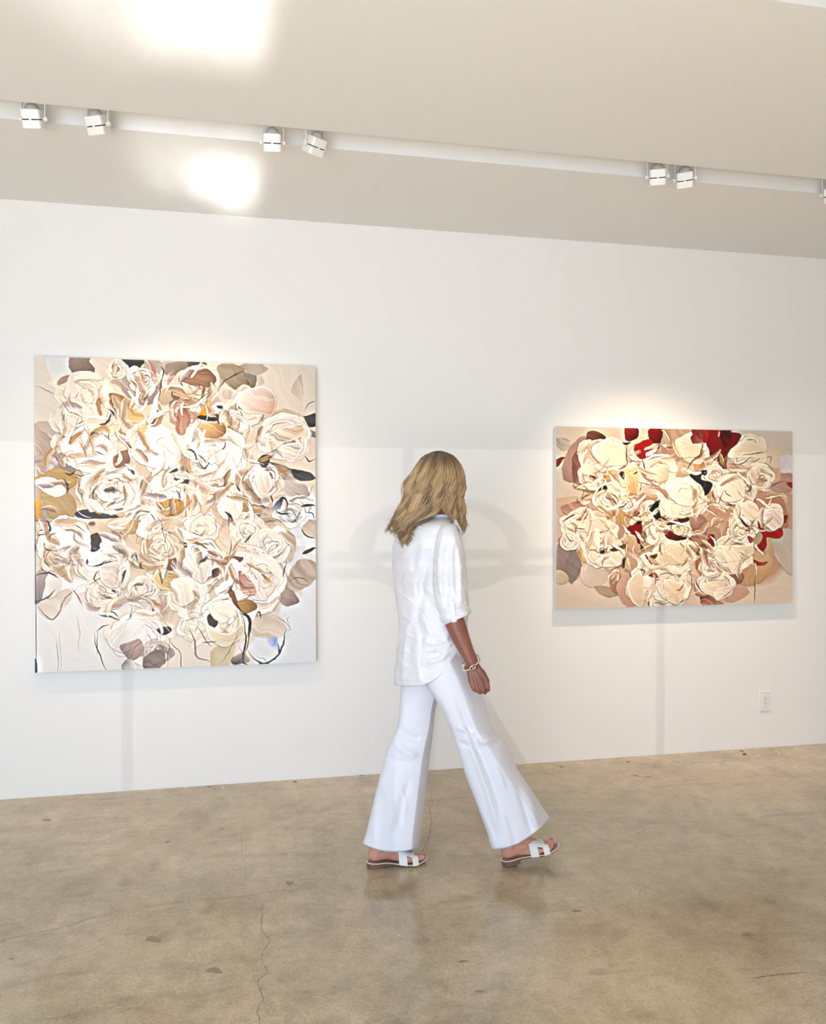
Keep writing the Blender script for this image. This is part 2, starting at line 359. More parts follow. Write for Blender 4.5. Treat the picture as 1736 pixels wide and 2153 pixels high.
# ------------------------------------------------------------------ oil paintings: pigment and relief on a fine grid
class Painter:
    def __init__(s, x0, x1, z0, z1, res, ground):
        s.x0, s.z1, s.dx = x0, z1, res
        s.w = int(round((x1-x0)/res))+1; s.h = int(round((z1-z0)/res))+1
        s.c = np.zeros((s.h, s.w, 3)) + lin(ground); s.z = np.zeros((s.h, s.w))
        s.rs = np.random.RandomState(7)
    def P(s, p):
        q = on_y(p[0], p[1], WALL_Y-.05)
        return np.array([(q[0]-s.x0)/s.dx, (s.z1-q[2])/s.dx])
    def bbox(s, Q, m):
        a = np.floor(Q.min(0)-m).astype(int); b = np.ceil(Q.max(0)+m).astype(int)+1
        return max(a[0], 0), max(a[1], 0), min(b[0], s.w), min(b[1], s.h)
    def bristle(s, t, f):
        n = 256; tab = s.rs.rand(n)
        x = (t*f) % n; i = np.floor(x).astype(int); u = x-i; u = u*u*(3-2*u)
        return tab[i % n]*(1-u)+tab[(i+1) % n]*u
    def shape(s, pts, c1, c2=None, ang=0., streak=.25, lift=.002, soft=.8, alpha=1., ruffle=0., rim=0., edge=0., closed=True, raw=False, bend=0.):
        """a daub: pts outline (photo px unless raw), pigment c1 -> c2 along ang, bristle streaks, lifted relief"""
        Q = np.array([p if raw else s.P(p) for p in pts]); Q = spline(Q, max(20, 5*len(Q)), True)
        if ruffle:
            ce = Q.mean(0); n = len(Q); k = np.arange(n)/n*2*np.pi
            q = sum(s.rs.uniform(-1, 1)*np.sin(m*k+s.rs.rand()*6.3)/m**.6 for m in (3, 5, 8, 13))
            Q = ce+(Q-ce)*(1+ruffle*q)[:, None]
        x0, y0, x1, y1 = s.bbox(Q, 4+soft*2)
        if x1 <= x0+1 or y1 <= y0+1: return
        X, Y = np.meshgrid(np.arange(x0, x1), np.arange(y0, y1))
        d2 = np.full(X.shape, 1e9); ins = np.zeros(X.shape, bool)
        A = Q; B = np.roll(Q, -1, 0)
        for (ax, ay), (bx, by) in zip(A, B):
            ex, ey = bx-ax, by-ay; L = ex*ex+ey*ey+1e-9
            t = np.clip(((X-ax)*ex+(Y-ay)*ey)/L, 0, 1)
            d2 = np.minimum(d2, (X-ax-t*ex)**2+(Y-ay-t*ey)**2)
            if ay != by:
                ins ^= ((ay > Y) != (by > Y)) & (X < (bx-ax)*(Y-ay)/(by-ay)+ax)
        d = np.where(ins, np.sqrt(d2), -np.sqrt(d2))
        al = np.clip(d/soft+.5, 0, 1)*alpha
        ce = Q.mean(0); sz = max(np.ptp(Q[:, 0]), np.ptp(Q[:, 1]))+1e-6
        ca, sa = math.cos(ang), math.sin(ang)
        U = ((X-ce[0])*ca+(Y-ce[1])*sa)/sz; W = (-(X-ce[0])*sa+(Y-ce[1])*ca)/sz
        W = W+(bend+s.rs.uniform(-.35, .35))*U*U+.05*np.sin(U*6+s.rs.rand()*6)+.02*np.sin(U*17+s.rs.rand()*6)
        br = s.bristle(W+20, sz/6.)*.6+s.bristle(W+50, sz/14.)*.4
        fine = s.bristle(W+9, sz/1.7+3)
        fade = .35+.65*s.bristle(U*1.0+30+br*.3, 4.5)
        t = np.clip(U+.5+(br-.5)*.8, 0, 1)
        a1 = lin(c1); a2 = lin(c2 if c2 is not None else c1)
        col = a1*(1-t[..., None])+a2*t[..., None]
        col = col*(1+fade*streak*((br-.5)*.9+(fine-.5)*.55))[..., None]
        if rim:
            col = col+rim*np.exp(-((d-2.0)/1.5)**2)[..., None]*(np.array([1., .97, .92])-col)
        if edge:
            dl = np.clip(-(X-ce[0])*.4/sz+(Y-ce[1])/sz, 0, 1)
            e = np.exp(-((d+.7)/1.2)**2)*edge*dl*alpha
            s.c[y0:y1, x0:x1] *= (1-e*.8)[..., None]
        a = al[..., None]
        s.c[y0:y1, x0:x1] = s.c[y0:y1, x0:x1]*(1-a)+np.clip(col, 0.003, .93)*a
        hgt = lift*(np.clip(d/5, 0, 1)**.6)*(.75+.3*br+.2*fine)+lift*.7*np.exp(-((d-2)/1.6)**2)
        zz = s.z[y0:y1, x0:x1]
        s.z[y0:y1, x0:x1] = np.maximum(zz*(1-al)+hgt*al, zz*.55*al+hgt*al*1.0+zz*(1-al)) if lift else zz
    def line(s, pts, w, col, alpha=1., soft=.9, taper=True, lift=.0012, n=None):
        Q = spline([s.P(p) for p in pts], n or max(12, 9*len(pts)))
        x0, y0, x1, y1 = s.bbox(Q, w+3)
        if x1 <= x0+1 or y1 <= y0+1: return
        X, Y = np.meshgrid(np.arange(x0, x1), np.arange(y0, y1)); best = np.full(X.shape, -1e9); m = len(Q)
        for i in range(m-1):
            ax, ay = Q[i]; bx, by = Q[i+1]; ex, ey = bx-ax, by-ay; L = ex*ex+ey*ey+1e-9
            t = np.clip(((X-ax)*ex+(Y-ay)*ey)/L, 0, 1); k = (i+t)/(m-1)
            ww = w*.5*(np.clip(np.sin(np.pi*np.clip(k, .04, .96)), .15, 1) if taper else 1.)
            best = np.maximum(best, ww-np.sqrt((X-ax-t*ex)**2+(Y-ay-t*ey)**2))
        a = (np.clip(best/soft+.5, 0, 1)*alpha)[..., None]
        s.c[y0:y1, x0:x1] = s.c[y0:y1, x0:x1]*(1-a)+lin(col)*a
        s.z[y0:y1, x0:x1] += a[..., 0]*lift
    def ribbon(s, pts, w, cols, streak=.4, lift=.003, alpha=1., dry=.25, dark=.5, taper=.35):
        """one loaded brush stroke along pts: pigments cols laid side by side across its width, bristle tracks along it"""
        Q = spline([s.P(p) for p in pts], max(10, 6*len(pts))); m = len(Q)
        x0, y0, x1, y1 = s.bbox(Q, w*.6+3)
        if x1 <= x0+1 or y1 <= y0+1: return
        X, Y = np.meshgrid(np.arange(x0, x1), np.arange(y0, y1))
        best = np.full(X.shape, 1e9); U = np.zeros(X.shape); V = np.zeros(X.shape); acc = 0.
        for i in range(m-1):
            ax, ay = Q[i]; bx, by = Q[i+1]; ex, ey = bx-ax, by-ay; L2 = ex*ex+ey*ey+1e-9; L = math.sqrt(L2)
            t = np.clip(((X-ax)*ex+(Y-ay)*ey)/L2, 0, 1); dx = X-ax-t*ex; dy = Y-ay-t*ey; dd = dx*dx+dy*dy
            up = dd < best; best = np.where(up, dd, best); U = np.where(up, (i+t)/(m-1), U); V = np.where(up, np.sign(ex*dy-ey*dx)*np.sqrt(dd), V)
        r = s.rs; ph = r.rand()*50
        b1 = s.bristle(V/w*2+ph, w/2.6); b2 = s.bristle(V/w*2+ph+9, w/1.1)
        hw = w*.5*(taper+(1-taper)*np.clip(np.sin(np.pi*np.clip(U*.92+.04, 0, 1)), 0, 1)**.6)*(1+.12*np.sin(U*9+ph)+.06*np.sin(U*23+ph))
        d = hw-np.sqrt(best)
        v = np.clip(V/(hw+1e-6)*.5+.5+(b1-.5)*.35+.10*np.sin(U*5+ph), 0, 1)*(len(cols)-1)
        C = lin(np.array(cols)); i = np.clip(v.astype(int), 0, len(cols)-2) if len(cols) > 1 else np.zeros(v.shape, int); f = (v-i)[..., None]
        col = C[i]*(1-f)+C[np.minimum(i+1, len(cols)-1)]*f
        col = col*(1+streak*((b1-.5)*.55+(b2-.5)*.45)*(.4+.6*U))[..., None]
        al = np.clip(d/.8+.5, 0, 1)*alpha
        al = al*np.clip(1-np.clip((U-(1-dry))/max(dry, .01), 0, 1)*1.3*(b2 > .45), 0, 1)
        e = np.exp(-((d+.6)/1.2)**2)*dark*np.clip(V/w+.3, 0, 1)*alpha
        s.c[y0:y1, x0:x1] *= (1-e*.7)[..., None]
        a = al[..., None]
        s.c[y0:y1, x0:x1] = s.c[y0:y1, x0:x1]*(1-a)+np.clip(col, .003, .93)*a
        zz = s.z[y0:y1, x0:x1]; hgt = lift*(np.clip(d/3, 0, 1)*(.5+.3*b1+.3*b2)+.9*np.exp(-((d-1.3)/1.2)**2))
        s.z[y0:y1, x0:x1] = zz*(1-al)+np.maximum(hgt, zz*.5+hgt*.8)*al
    def facets(s, n, cx, cy, rx, ry, pal, size, seed, alpha=(.35, .8)):
        r = s.rs = np.random.RandomState(seed)
        for _ in range(n):
            a = r.rand()*6.3; q = math.sqrt(r.rand()); x = cx+rx*q*math.cos(a); y = cy+ry*q*math.sin(a)
            z = r.uniform(*size); k = r.randint(4, 7); o = r.rand()*6.3; st = r.uniform(.5, 1.)
            pts = [(x+z*r.uniform(.5, 1.15)*math.cos(o+2*math.pi*j/k), y+z*st*r.uniform(.5, 1.15)*math.sin(o+2*math.pi*j/k)) for j in range(k)]
            s.shape(pts, pal[r.randint(len(pal))], pal[r.randint(len(pal))], r.rand()*6.3, r.uniform(.1, .5), .0008, alpha=r.uniform(*alpha), edge=r.uniform(.1, .7), bend=r.uniform(-1, 1), soft=r.choice([.8, .8, 2.5]))
    def flower(s, x, y, R, pal, n=9, seed=0, squash=.88, heart=None, streak=.3, ragged=1.):
        """a blown rose: broad ragged outer petals, then curved strokes wrapped around the heart"""
        r = s.rs = np.random.RandomState(seed*31+int(x)*7+int(y)*13)
        lt = pal[:max(2, len(pal)//2)]; dk = pal[len(pal)//2:]
        o = r.rand()*6.3
        for k in range(5):
            a = o+2*math.pi*(k+r.uniform(-.25, .25))/5; q = R*.42; z = R*r.uniform(.5, .72)
            c = (x+math.cos(a)*q, y+math.sin(a)*q*squash); m = 7; oo = r.rand()*6.3
            pts = [(c[0]+z*r.uniform(.72, 1.12)*math.cos(oo+6.283*j/m), c[1]+z*squash*r.uniform(.72, 1.12)*math.sin(oo+6.283*j/m)) for j in range(m)]
            s.shape(pts, dk[r.randint(len(dk))], lt[r.randint(len(lt))], a, streak*r.uniform(.5, 1.5), .002, alpha=r.uniform(.7, 1), ruffle=r.uniform(.02, .06), edge=r.uniform(.3, .9), rim=r.uniform(0, .35), bend=r.uniform(-1.2, 1.2))
        for k in range(int(n*1.9)):
            q = R*(1-.8*k/(n*1.9))*r.uniform(.6, .95); a0 = r.rand()*6.3; ar = r.uniform(.7, 2.2)*r.choice([-1, 1]); w = R*r.uniform(.16, .46)*(.55+.5*q/R)
            ox, oy = r.uniform(-.16, .16)*R, r.uniform(-.16, .16)*R; g = r.uniform(-.35, .35)
            pts = [(x+ox+math.cos(a0+ar*j/4)*q*(1+g*j/4), y+oy+math.sin(a0+ar*j/4)*q*squash*(1+g*j/4)) for j in range(5)]
            cols = [lt[r.randint(len(lt))], lt[r.randint(len(lt))], pal[r.randint(len(pal))], dk[r.randint(len(dk))]]
            if ar < 0: cols = cols[::-1]
            if r.rand() < .3: cols = [lt[0], lt[-1], lt[0]]
            s.ribbon(pts, w, cols, streak*r.uniform(.6, 1.6), .0035*r.uniform(.5, 1.3), r.uniform(.8, 1), r.uniform(.05, .5), r.uniform(.2, .95), r.uniform(.15, .6))
        for k in range(4):
            a = r.rand()*6.3; q = R*r.uniform(.2, .8)
            s.line([(x+math.cos(a+j*.3)*q*(1+.06*j), y+math.sin(a+j*.3)*q*squash) for j in range(4)], r.uniform(.8, 2.4), [(104, 84, 66), (150, 122, 96), (252, 247, 238), (252, 247, 238)][k], r.uniform(.5, .9), lift=.0025 if k > 1 else .0005)
        if heart:
            for hc in heart:
                a = r.rand()*6.3; hx, hy = x+r.uniform(-.12, .12)*R, y+r.uniform(-.12, .12)*R
                s.ribbon([(hx-R*.16*math.cos(a), hy-R*.16*math.sin(a)), (hx, hy+R*.03), (hx+R*.16*math.cos(a), hy+R*.16*math.sin(a))], R*.2, [hc, tuple(.6*v for v in hc), hc], .8, .003, 1, .2, .8)
    def scumble(s, n, cx, cy, rx, ry, cols, w, ln, seed, cents=None):
        """loose directional strokes that follow the turn of the nearest bloom"""
        r = s.rs = np.random.RandomState(seed)
        for _ in range(n):
            a = r.rand()*6.3; q = math.sqrt(r.rand()); x = cx+rx*q*math.cos(a); y = cy+ry*q*math.sin(a)
            if cents:
                k = min(cents, key=lambda c: (c[0]-x)**2+(c[1]-y)**2); th = math.atan2(y-k[1], x-k[0])+math.pi/2+r.uniform(-.5, .5)
            else: th = r.rand()*6.3
            L = r.uniform(*ln); bd = r.uniform(-.5, 1.1)*r.choice([1, 1, -1])
            pts = [(x, y)]
            for j in range(4):
                x += math.cos(th)*L/4; y += math.sin(th)*L/4; th += bd/4*1.6; pts.append((x, y))
            g = cols[r.randint(len(cols))]
            s.ribbon(pts, r.uniform(*w), g, r.uniform(.3, .9), .003*r.uniform(.3, 1.2), r.uniform(.6, 1), r.uniform(.1, .7), r.uniform(.1, .8), r.uniform(.0, .5))
    def warp(s, amp=((46, 4.5), (17, 2.2), (7, .8)), seed=3):
        """drag the wet surface about a little so that no outline stays geometric"""
        r = np.random.RandomState(seed); Y, X = np.mgrid[0:s.h, 0:s.w].astype(float); DX = np.zeros((s.h, s.w)); DY = np.zeros((s.h, s.w))
        def field(cell):
            gy, gx = int(s.h/cell)+3, int(s.w/cell)+3; g = r.uniform(-1, 1, (gy, gx))
            fy, fx = Y/cell, X/cell; iy, ix = fy.astype(int), fx.astype(int); uy, ux = fy-iy, fx-ix; uy = uy*uy*(3-2*uy); ux = ux*ux*(3-2*ux)
            return (g[iy, ix]*(1-ux)+g[iy, ix+1]*ux)*(1-uy)+(g[iy+1, ix]*(1-ux)+g[iy+1, ix+1]*ux)*uy
        for c, a in amp: DX += field(c)*a; DY += field(c)*a
        sx = np.clip(X+DX, 0, s.w-1.001); sy = np.clip(Y+DY, 0, s.h-1.001); ix, iy = sx.astype(int), sy.astype(int); ux, uy = sx-ix, sy-iy
        def samp(A):
            e = (lambda q: q[..., None]) if A.ndim == 3 else (lambda q: q)
            return (A[iy, ix]*e(1-ux)+A[iy, ix+1]*e(ux))*e(1-uy)+(A[iy+1, ix]*e(1-ux)+A[iy+1, ix+1]*e(ux))*e(uy)
        s.c = samp(s.c); s.z = samp(s.z)
    def crisp(s):
        """palette-knife crispness: local contrast between neighbouring pigments"""
        def blur(A, n):
            for _ in range(2):
                for ax in (0, 1):
                    P_ = np.pad(A, [(n, n) if q == ax else (0, 0) for q in range(3)], 'edge'); cs = np.cumsum(P_, ax)
                    cs = np.concatenate([np.zeros_like(np.take(cs, [0], ax)), cs], ax); m = A.shape[ax]
                    A = (np.take(cs, np.arange(2*n+1, 2*n+1+m), ax)-np.take(cs, np.arange(m), ax))/(2*n+1)
            return A
        g = s.c**.45; g = g+.55*(g-blur(g, 2))+.55*(g-blur(g, 9)); s.c = np.clip(g, .02, 1.03)**(1/.45)
    def build(s, parent, y, mat):
        s.crisp()
        X, Y = np.meshgrid(np.arange(s.w), np.arange(s.h))
        e = np.minimum(np.minimum(X, s.w-1-X), np.minimum(Y, s.h-1-Y))
        z = s.z.copy()
        for _ in range(1): z[1:-1, 1:-1] = z[1:-1, 1:-1]*.4+.15*(z[:-2, 1:-1]+z[2:, 1:-1]+z[1:-1, :-2]+z[1:-1, 2:])
        z = np.minimum(z, .009)*np.clip(e/4., 0, 1)+.0006*(np.sin(X*1.9)*np.sin(Y*1.9)*.15)
        co = np.stack([s.x0+X*s.dx, y-.0008-z, s.z1-Y*s.dx], -1).reshape(-1, 3)-np.array(base_of(parent))
        idx = (Y[:-1, :-1]*s.w+X[:-1, :-1]).ravel()
        quads = np.stack([idx, idx+s.w, idx+s.w+1, idx+1], -1)
        me = bpy.data.meshes.new('paint_layer'); nv = len(co); nf = len(quads)
        me.vertices.add(nv); me.vertices.foreach_set('co', co.ravel())
        me.loops.add(nf*4); me.loops.foreach_set('vertex_index', quads.ravel())
        me.polygons.add(nf); me.polygons.foreach_set('loop_start', np.arange(nf)*4); me.polygons.foreach_set('loop_total', np.full(nf, 4))
        me.polygons.foreach_set('use_smooth', np.ones(nf, bool))
        me.update(calc_edges=True)
        at = me.color_attributes.new('paint', 'FLOAT_COLOR', 'POINT')
        at.data.foreach_set('color', np.concatenate([(np.minimum(s.c, 1)**1.2*.92).reshape(-1, 3), np.ones((nv, 1))], 1).ravel().astype(np.float32))
        return link('paint_layer', me, mat, parent)
def painting(label, x0, x1, z0, z1, dark_left):
    root = empty('painting', ((x0+x1)/2, WALL_Y-.025, z0), label, 'painting')
    bm = bmesh.new(); bm_box(bm, (x0, WALL_Y-.05, z0), (x1, WALL_Y-.0005, z1), .005, 2)
    cv = frombm('canvas', bm, M_CANVAS, root)
    return root
WHITE, CREAM, PINKW, BEIGE, TAN, TAUPE, ROSE, OCHRE, OLIVE, MAUVE, CHAR = (250, 246, 238), (244, 232, 212), (244, 228, 216), (224, 203, 180), (198, 170, 138), (168, 147, 130), (190, 150, 130), (190, 148, 82), (120, 98, 44), (196, 180, 174), (62, 58, 60)
def cream_painting():
    root = painting('tall cream and white abstract floral painting with grey and ochre accents, no red', -1.0074, .435, .6571, 2.2857, True)
    p = Painter(-1.0074, .435, .6571, 2.2857, .00242, (226, 212, 196))
    S = p.shape
    # ground: broad washes
    S([(60, 740), (240, 745), (160, 900), (60, 920)], (232, 222, 208), (226, 214, 198), .5, .05, 0, 8)
    S([(500, 755), (670, 765), (670, 900), (560, 860)], (230, 220, 206), (222, 210, 194), 1., .05, 0, 10)
    S([(65, 1250), (240, 1230), (330, 1420), (70, 1425)], (238, 234, 230), (232, 226, 220), 1., .05, 0, 12)
    S([(570, 1070), (672, 1050), (675, 1400), (500, 1400), (600, 1250)], (236, 235, 236), (228, 228, 230), 1.2, .05, 0, 10)
    S([(340, 1330), (480, 1330), (530, 1400), (350, 1410)], (238, 226, 212), (232, 220, 208), 1., .05, 0, 8)
    S([(98, 752), (145, 752), (150, 800), (118, 830)], (228, 226, 222), (236, 230, 222), 1., .04, 0, 3)
    S([(88, 1010), (160, 985), (300, 1060), (240, 1200), (90, 1180)], (205, 182, 150), (222, 204, 180), .6, .2, 0, 10)
    S([(200, 1060), (420, 1040), (600, 1080), (560, 1200), (300, 1220)], (222, 200, 172), (230, 210, 188), .6, .2, 0, 14)
    p.facets(90, 345, 1060, 270, 290, [BEIGE, TAN, CREAM, TAUPE, PINKW, (214, 192, 164)], (16, 46), 21)
    p.facets(40, 345, 800, 220, 50, [BEIGE, TAUPE, CREAM, MAUVE, PINKW], (14, 34), 22)
    p.facets(26, 600, 1180, 60, 150, [MAUVE, PINKW, TAUPE, (226, 218, 214)], (14, 36), 23, (.2, .6))
    # translucent back leaves and shadows
    S([(148, 751), (187, 753), (197, 778), (190, 793), (165, 800), (150, 786)], (172, 150, 132), (140, 122, 108), 1.0, .4, .0008, edge=.5)
    S([(119, 800), (150, 788), (190, 795), (185, 815), (125, 818)], (196, 172, 146), (180, 156, 132), .2, .35, .0008, edge=.5)
    S([(190, 752), (260, 757), (285, 780), (250, 795), (200, 775)], (240, 222, 206), (226, 206, 192), .5, .15, .0012)
    S([(250, 755), (307, 757), (292, 778), (282, 795), (272, 772)], (70, 66, 76), (34, 34, 48), .2, .5, .001)
    S([(235, 790), (262, 785), (278, 778), (262, 795), (246, 797)], (60, 54, 56), (120, 108, 100), .2, .6, .002)
    S([(256, 800), (300, 775), (335, 790), (340, 835), (300, 850), (262, 830)], (200, 186, 180), (168, 148, 140), 1.2, .45, .0012, edge=.5)
    S([(345, 768), (362, 760), (415, 762), (400, 785), (350, 790)], (176, 160, 142), (150, 132, 118), .1, .3, .0008)
    S([(392, 762), (432, 763), (418, 776), (398, 778)], (120, 104, 96), (80, 68, 64), .3, .4, .0008, soft=3)
    S([(455, 768), (506, 770), (512, 785), (537, 787), (537, 811), (500, 820), (468, 800)], (190, 172, 146), (150, 132, 110), .5, .4, .0012, edge=.6)
    S([(512, 784), (537, 786), (537, 794), (516, 792)], (150, 146, 144), None, 0, .2, .0008)
    S([(610, 820), (632, 790), (634, 842), (620, 835)], (204, 190, 170), (218, 206, 190), 1.2, .25, .0006)
    S([(332, 820), (368, 820), (362, 850), (340, 850)], (212, 192, 164), (196, 172, 144), 1., .2, .0008, edge=.4)
    S([(365, 815), (385, 812), (378, 840), (362, 838)], (150, 124, 100), None, 1., .4, .0008)
    S([(310, 875), (330, 862), (326, 910), (308, 905)], (58, 56, 76), (150, 116, 98), 1.4, .3, .0008, soft=2)
    S([(318, 848), (335, 825), (322, 880), (308, 890)], (240, 232, 226), (252, 248, 242), 1.4, .2, .0008, soft=2)
    S([(70, 900), (92, 898), (120, 945), (126, 990), (80, 990), (70, 940)], (206, 184, 164), (176, 150, 134), 1., .45, .0012, edge=.5)
    S([(72, 955), (118, 965), (110, 985), (80, 998)], (176, 156, 146), (206, 190, 180), .3, .4, .0012, edge=.5)
    S([(78, 895), (130, 880), (185, 905), (130, 915)], (212, 196, 176), (186, 168, 148), .2, .3, .0008, edge=.5)
    S([(120, 955), (150, 950), (155, 1000), (132, 995)], (186, 166, 150), (150, 132, 122), 1.3, .4, .001)
    S([(75, 1000), (118, 985), (165, 1010), (140, 1032), (110, 1010), (75, 1008)], (206, 176, 120), (180, 146, 82), .4, .7, .0025, edge=.4)
    S([(88, 1035), (140, 1035), (160, 1060), (150, 1090), (110, 1090), (92, 1065)], (206, 176, 124), (186, 156, 108), .6, .6, .002, edge=.5)
    S([(72, 1010), (110, 1005), (140, 1032), (115, 1045), (90, 1030)], (250, 240, 226), (244, 230, 212), .6, .1, .0015)
    S([(72, 1060), (84, 1050), (86, 1085), (76, 1095)], (236, 188, 70), (206, 150, 46), 1.2, .5, .002)
    S([(158, 1082), (172, 1068), (235, 1080), (250, 1088), (200, 1092)], (76, 68, 64), (112, 98, 88), .1, .5, .0012, edge=.4)
    S([(190, 1060), (205, 1045), (225, 1055), (205, 1075)], (146, 118, 100), (120, 96, 84), .3, .4, .001)
    S([(352, 998), (365, 983), (391, 985), (394, 1015), (380, 1032), (362, 1008)], (58, 58, 62), (110, 106, 104), 1.5, .4, .0008, soft=3)
    S([(355, 996), (366, 994), (366, 1006), (356, 1006)], (236, 228, 220), None, 1., .1, .0012, soft=2)
    S([(500, 1030), (530, 1010), (560, 1075), (530, 1090), (500, 1085)], (200, 176, 146), (164, 138, 110), .8, .5, .0012, edge=.5)
    S([(545, 1090), (590, 1040), (620, 1060), (600, 1100)], (196, 178, 158), (210, 196, 180), .3, .3, .001)
    S([(620, 880), (664, 870), (664, 895), (640, 893)], (120, 114, 112), (70, 68, 70), .1, .7, .0015, edge=.3)
    S([(640, 900), (664, 905), (664, 922), (650, 912)], (158, 148, 138), None, .5, .4, .001)
    S([(560, 880), (600, 860), (640, 880), (600, 895)], (196, 178, 150), (214, 198, 174), .2, .3, .001, edge=.4)
    S([(560, 975), (610, 985), (640, 1000), (600, 1010), (570, 1000)], (90, 86, 90), (196, 184, 176), .2, .8, .002)
    S([(610, 985), (650, 990), (664, 1003), (650, 1010), (620, 1003)], (84, 82, 82), (120, 116, 112), .2, .7, .0015, soft=1.6)
    S([(590, 1010), (640, 1015), (650, 1040), (610, 1042)], (214, 202, 194), (188, 174, 166), .4, .5, .0015, edge=.6)
    S([(625, 1180), (665, 1180), (664, 1220), (630, 1245), (600, 1240)], (190, 170, 154), (206, 190, 176), .8, .3, .0008, soft=3, edge=.3)
    S([(575, 1240), (600, 1235), (632, 1268), (610, 1275), (590, 1265)], (206, 184, 168), (160, 142, 130), .5, .5, .0015, edge=.6)
    S([(640, 1095), (664, 1098), (664, 1130), (640, 1125)], (208, 190, 174), (222, 206, 192), .8, .35, .001, edge=.4)
    S([(575, 1130), (612, 1125), (622, 1150), (610, 1180), (580, 1170)], (206, 186, 174), (216, 198, 186), .6, .25, .0012, edge=.5)
    S([(85, 1270), (140, 1240), (150, 1260), (110, 1302)], (222, 206, 190), (232, 218, 204), .7, .12, .0006, edge=.4)
    S([(74, 1205), (100, 1200), (92, 1260), (74, 1262)], (196, 180, 166), (150, 140, 140), 1.4, .4, .001, soft=2)
    S([(98, 1215), (122, 1210), (130, 1240), (105, 1255)], (240, 230, 220), (230, 216, 204), .6, .15, .001, edge=.6)
    S([(268, 1240), (300, 1225), (318, 1270), (290, 1275)], (198, 200, 200), (226, 214, 202), 1., .3, .0008, soft=2)
    S([(270, 1170), (290, 1165), (292, 1184), (276, 1186)], (198, 192, 180), None, 1., .3, .001)
    S([(524, 1300), (580, 1290), (600, 1320), (575, 1345), (530, 1330)], (218, 202, 186), (230, 214, 200), .6, .25, .0008, edge=.4)
    S([(560, 1345), (580, 1345), (582, 1368), (566, 1356)], (150, 172, 222), (226, 228, 236), 2.2, .2, .0004, soft=5)
    S([(440, 1370), (490, 1345), (480, 1400), (445, 1400)], (214, 196, 164), (222, 206, 178), 1.2, .25, .0008)
    S([(485, 1385), (510, 1375), (525, 1390), (500, 1398), (486, 1398)], (112, 104, 98), (226, 214, 202), 5.2, .4, .0008, soft=3)
    # flowers
    LT = [WHITE, CREAM, PINKW, (222, 198, 170), (196, 166, 136), (170, 140, 112)]; WM = [CREAM, BEIGE, PINKW, TAN, ROSE]; GO = [CREAM, BEIGE, TAN, OCHRE, TAN]; GR = [WHITE, PINKW, MAUVE, TAUPE, (120, 106, 100)]
    Fl = p.flower
    Fl(180, 838, 66, [PINKW, CREAM, PINKW, BEIGE], 8, 1); Fl(160, 880, 40, [PINKW, CREAM, BEIGE], 7, 2)
    Fl(415, 808, 46, WM, 7, 3); Fl(390, 872, 40, [ROSE, PINKW, TAN, ROSE], 7, 4)
    Fl(300, 800, 36, GR, 6, 5); Fl(250, 778, 26, LT, 6, 33)
    Fl(520, 862, 58, LT, 9, 6); Fl(485, 900, 44, LT, 8, 7, heart=[(240, 206, 110)])
    Fl(205, 945, 62, LT, 9, 8); Fl(330, 940, 58, [WHITE, WHITE, CREAM, PINKW], 9, 9)
    Fl(450, 960, 66, [WHITE, WHITE, CREAM, BEIGE], 10, 10); Fl(602, 925, 56, LT+[TAN], 9, 11)
    Fl(235, 1030, 66, LT, 10, 12, heart=[TAUPE]); Fl(560, 1010, 42, GR, 8, 13)
    Fl(455, 1020, 38, LT, 7, 14); Fl(350, 1040, 46, LT, 8, 15, heart=[OCHRE])
    Fl(610, 1075, 40, [WHITE, (226, 224, 226), MAUVE, (150, 148, 150)], 8, 16)
    Fl(300, 1095, 40, LT+[TAN], 8, 17); Fl(140, 1135, 56, [WHITE, CREAM, WHITE, BEIGE], 9, 18); Fl(220, 1180, 62, [WHITE, PINKW, CREAM, BEIGE], 10, 19, heart=[OLIVE])
    Fl(120, 1180, 36, WM, 7, 20); Fl(420, 1110, 44, [CREAM, PINKW, CREAM], 7, 21); Fl(520, 1115, 44, [PINKW, CREAM, PINKW, BEIGE], 8, 22)
    Fl(340, 1150, 46, [CREAM, BEIGE, CREAM, TAN], 8, 23); Fl(570, 1150, 46, [PINKW, WHITE, PINKW, MAUVE], 8, 24)
    Fl(345, 1215, 40, GO, 8, 25, heart=[OCHRE]); Fl(425, 1185, 56, LT, 9, 26, heart=[OLIVE]); Fl(520, 1215, 70, [PINKW, WHITE, PINKW, BEIGE], 10, 27, heart=[ROSE])
    Fl(215, 1245, 44, [CREAM, PINKW, BEIGE], 7, 28); Fl(395, 1255, 48, [CREAM, WHITE, CREAM], 8, 29); Fl(475, 1300, 58, [CREAM, WHITE, BEIGE, CREAM], 9, 30)
    Fl(290, 1340, 66, [WHITE, PINKW, WHITE, MAUVE], 9, 31, heart=[MAUVE]); Fl(330, 1370, 30, [MAUVE, PINKW, TAUPE], 6, 32); Fl(400, 1320, 36, [WHITE, CREAM, PINKW], 6, 34)
    Fl(560, 1215, 34, [PINKW, CREAM, MAUVE], 6, 35); Fl(300, 1240, 34, [CREAM, PINKW, MAUVE], 6, 36)
    # named passages
    S([(226, 832), (240, 826), (275, 845), (306, 890), (298, 912), (262, 890), (236, 855)], (176, 136, 82), (232, 202, 150), .7, .9, .003, edge=.8, bend=.5)
    S([(205, 842), (226, 832), (236, 840), (214, 850), (216, 870), (209, 872)], (196, 162, 116), None, 1., .4, .002)
    S([(180, 878), (250, 885), (245, 910), (190, 918)], (244, 230, 212), (236, 214, 186), .2, .6, .003, rim=.5, edge=.8)
    S([(375, 800), (395, 778), (430, 776), (452, 795), (440, 812), (400, 808)], (184, 146, 118), (160, 122, 96), .3, .8, .003, edge=.6, bend=-.8)
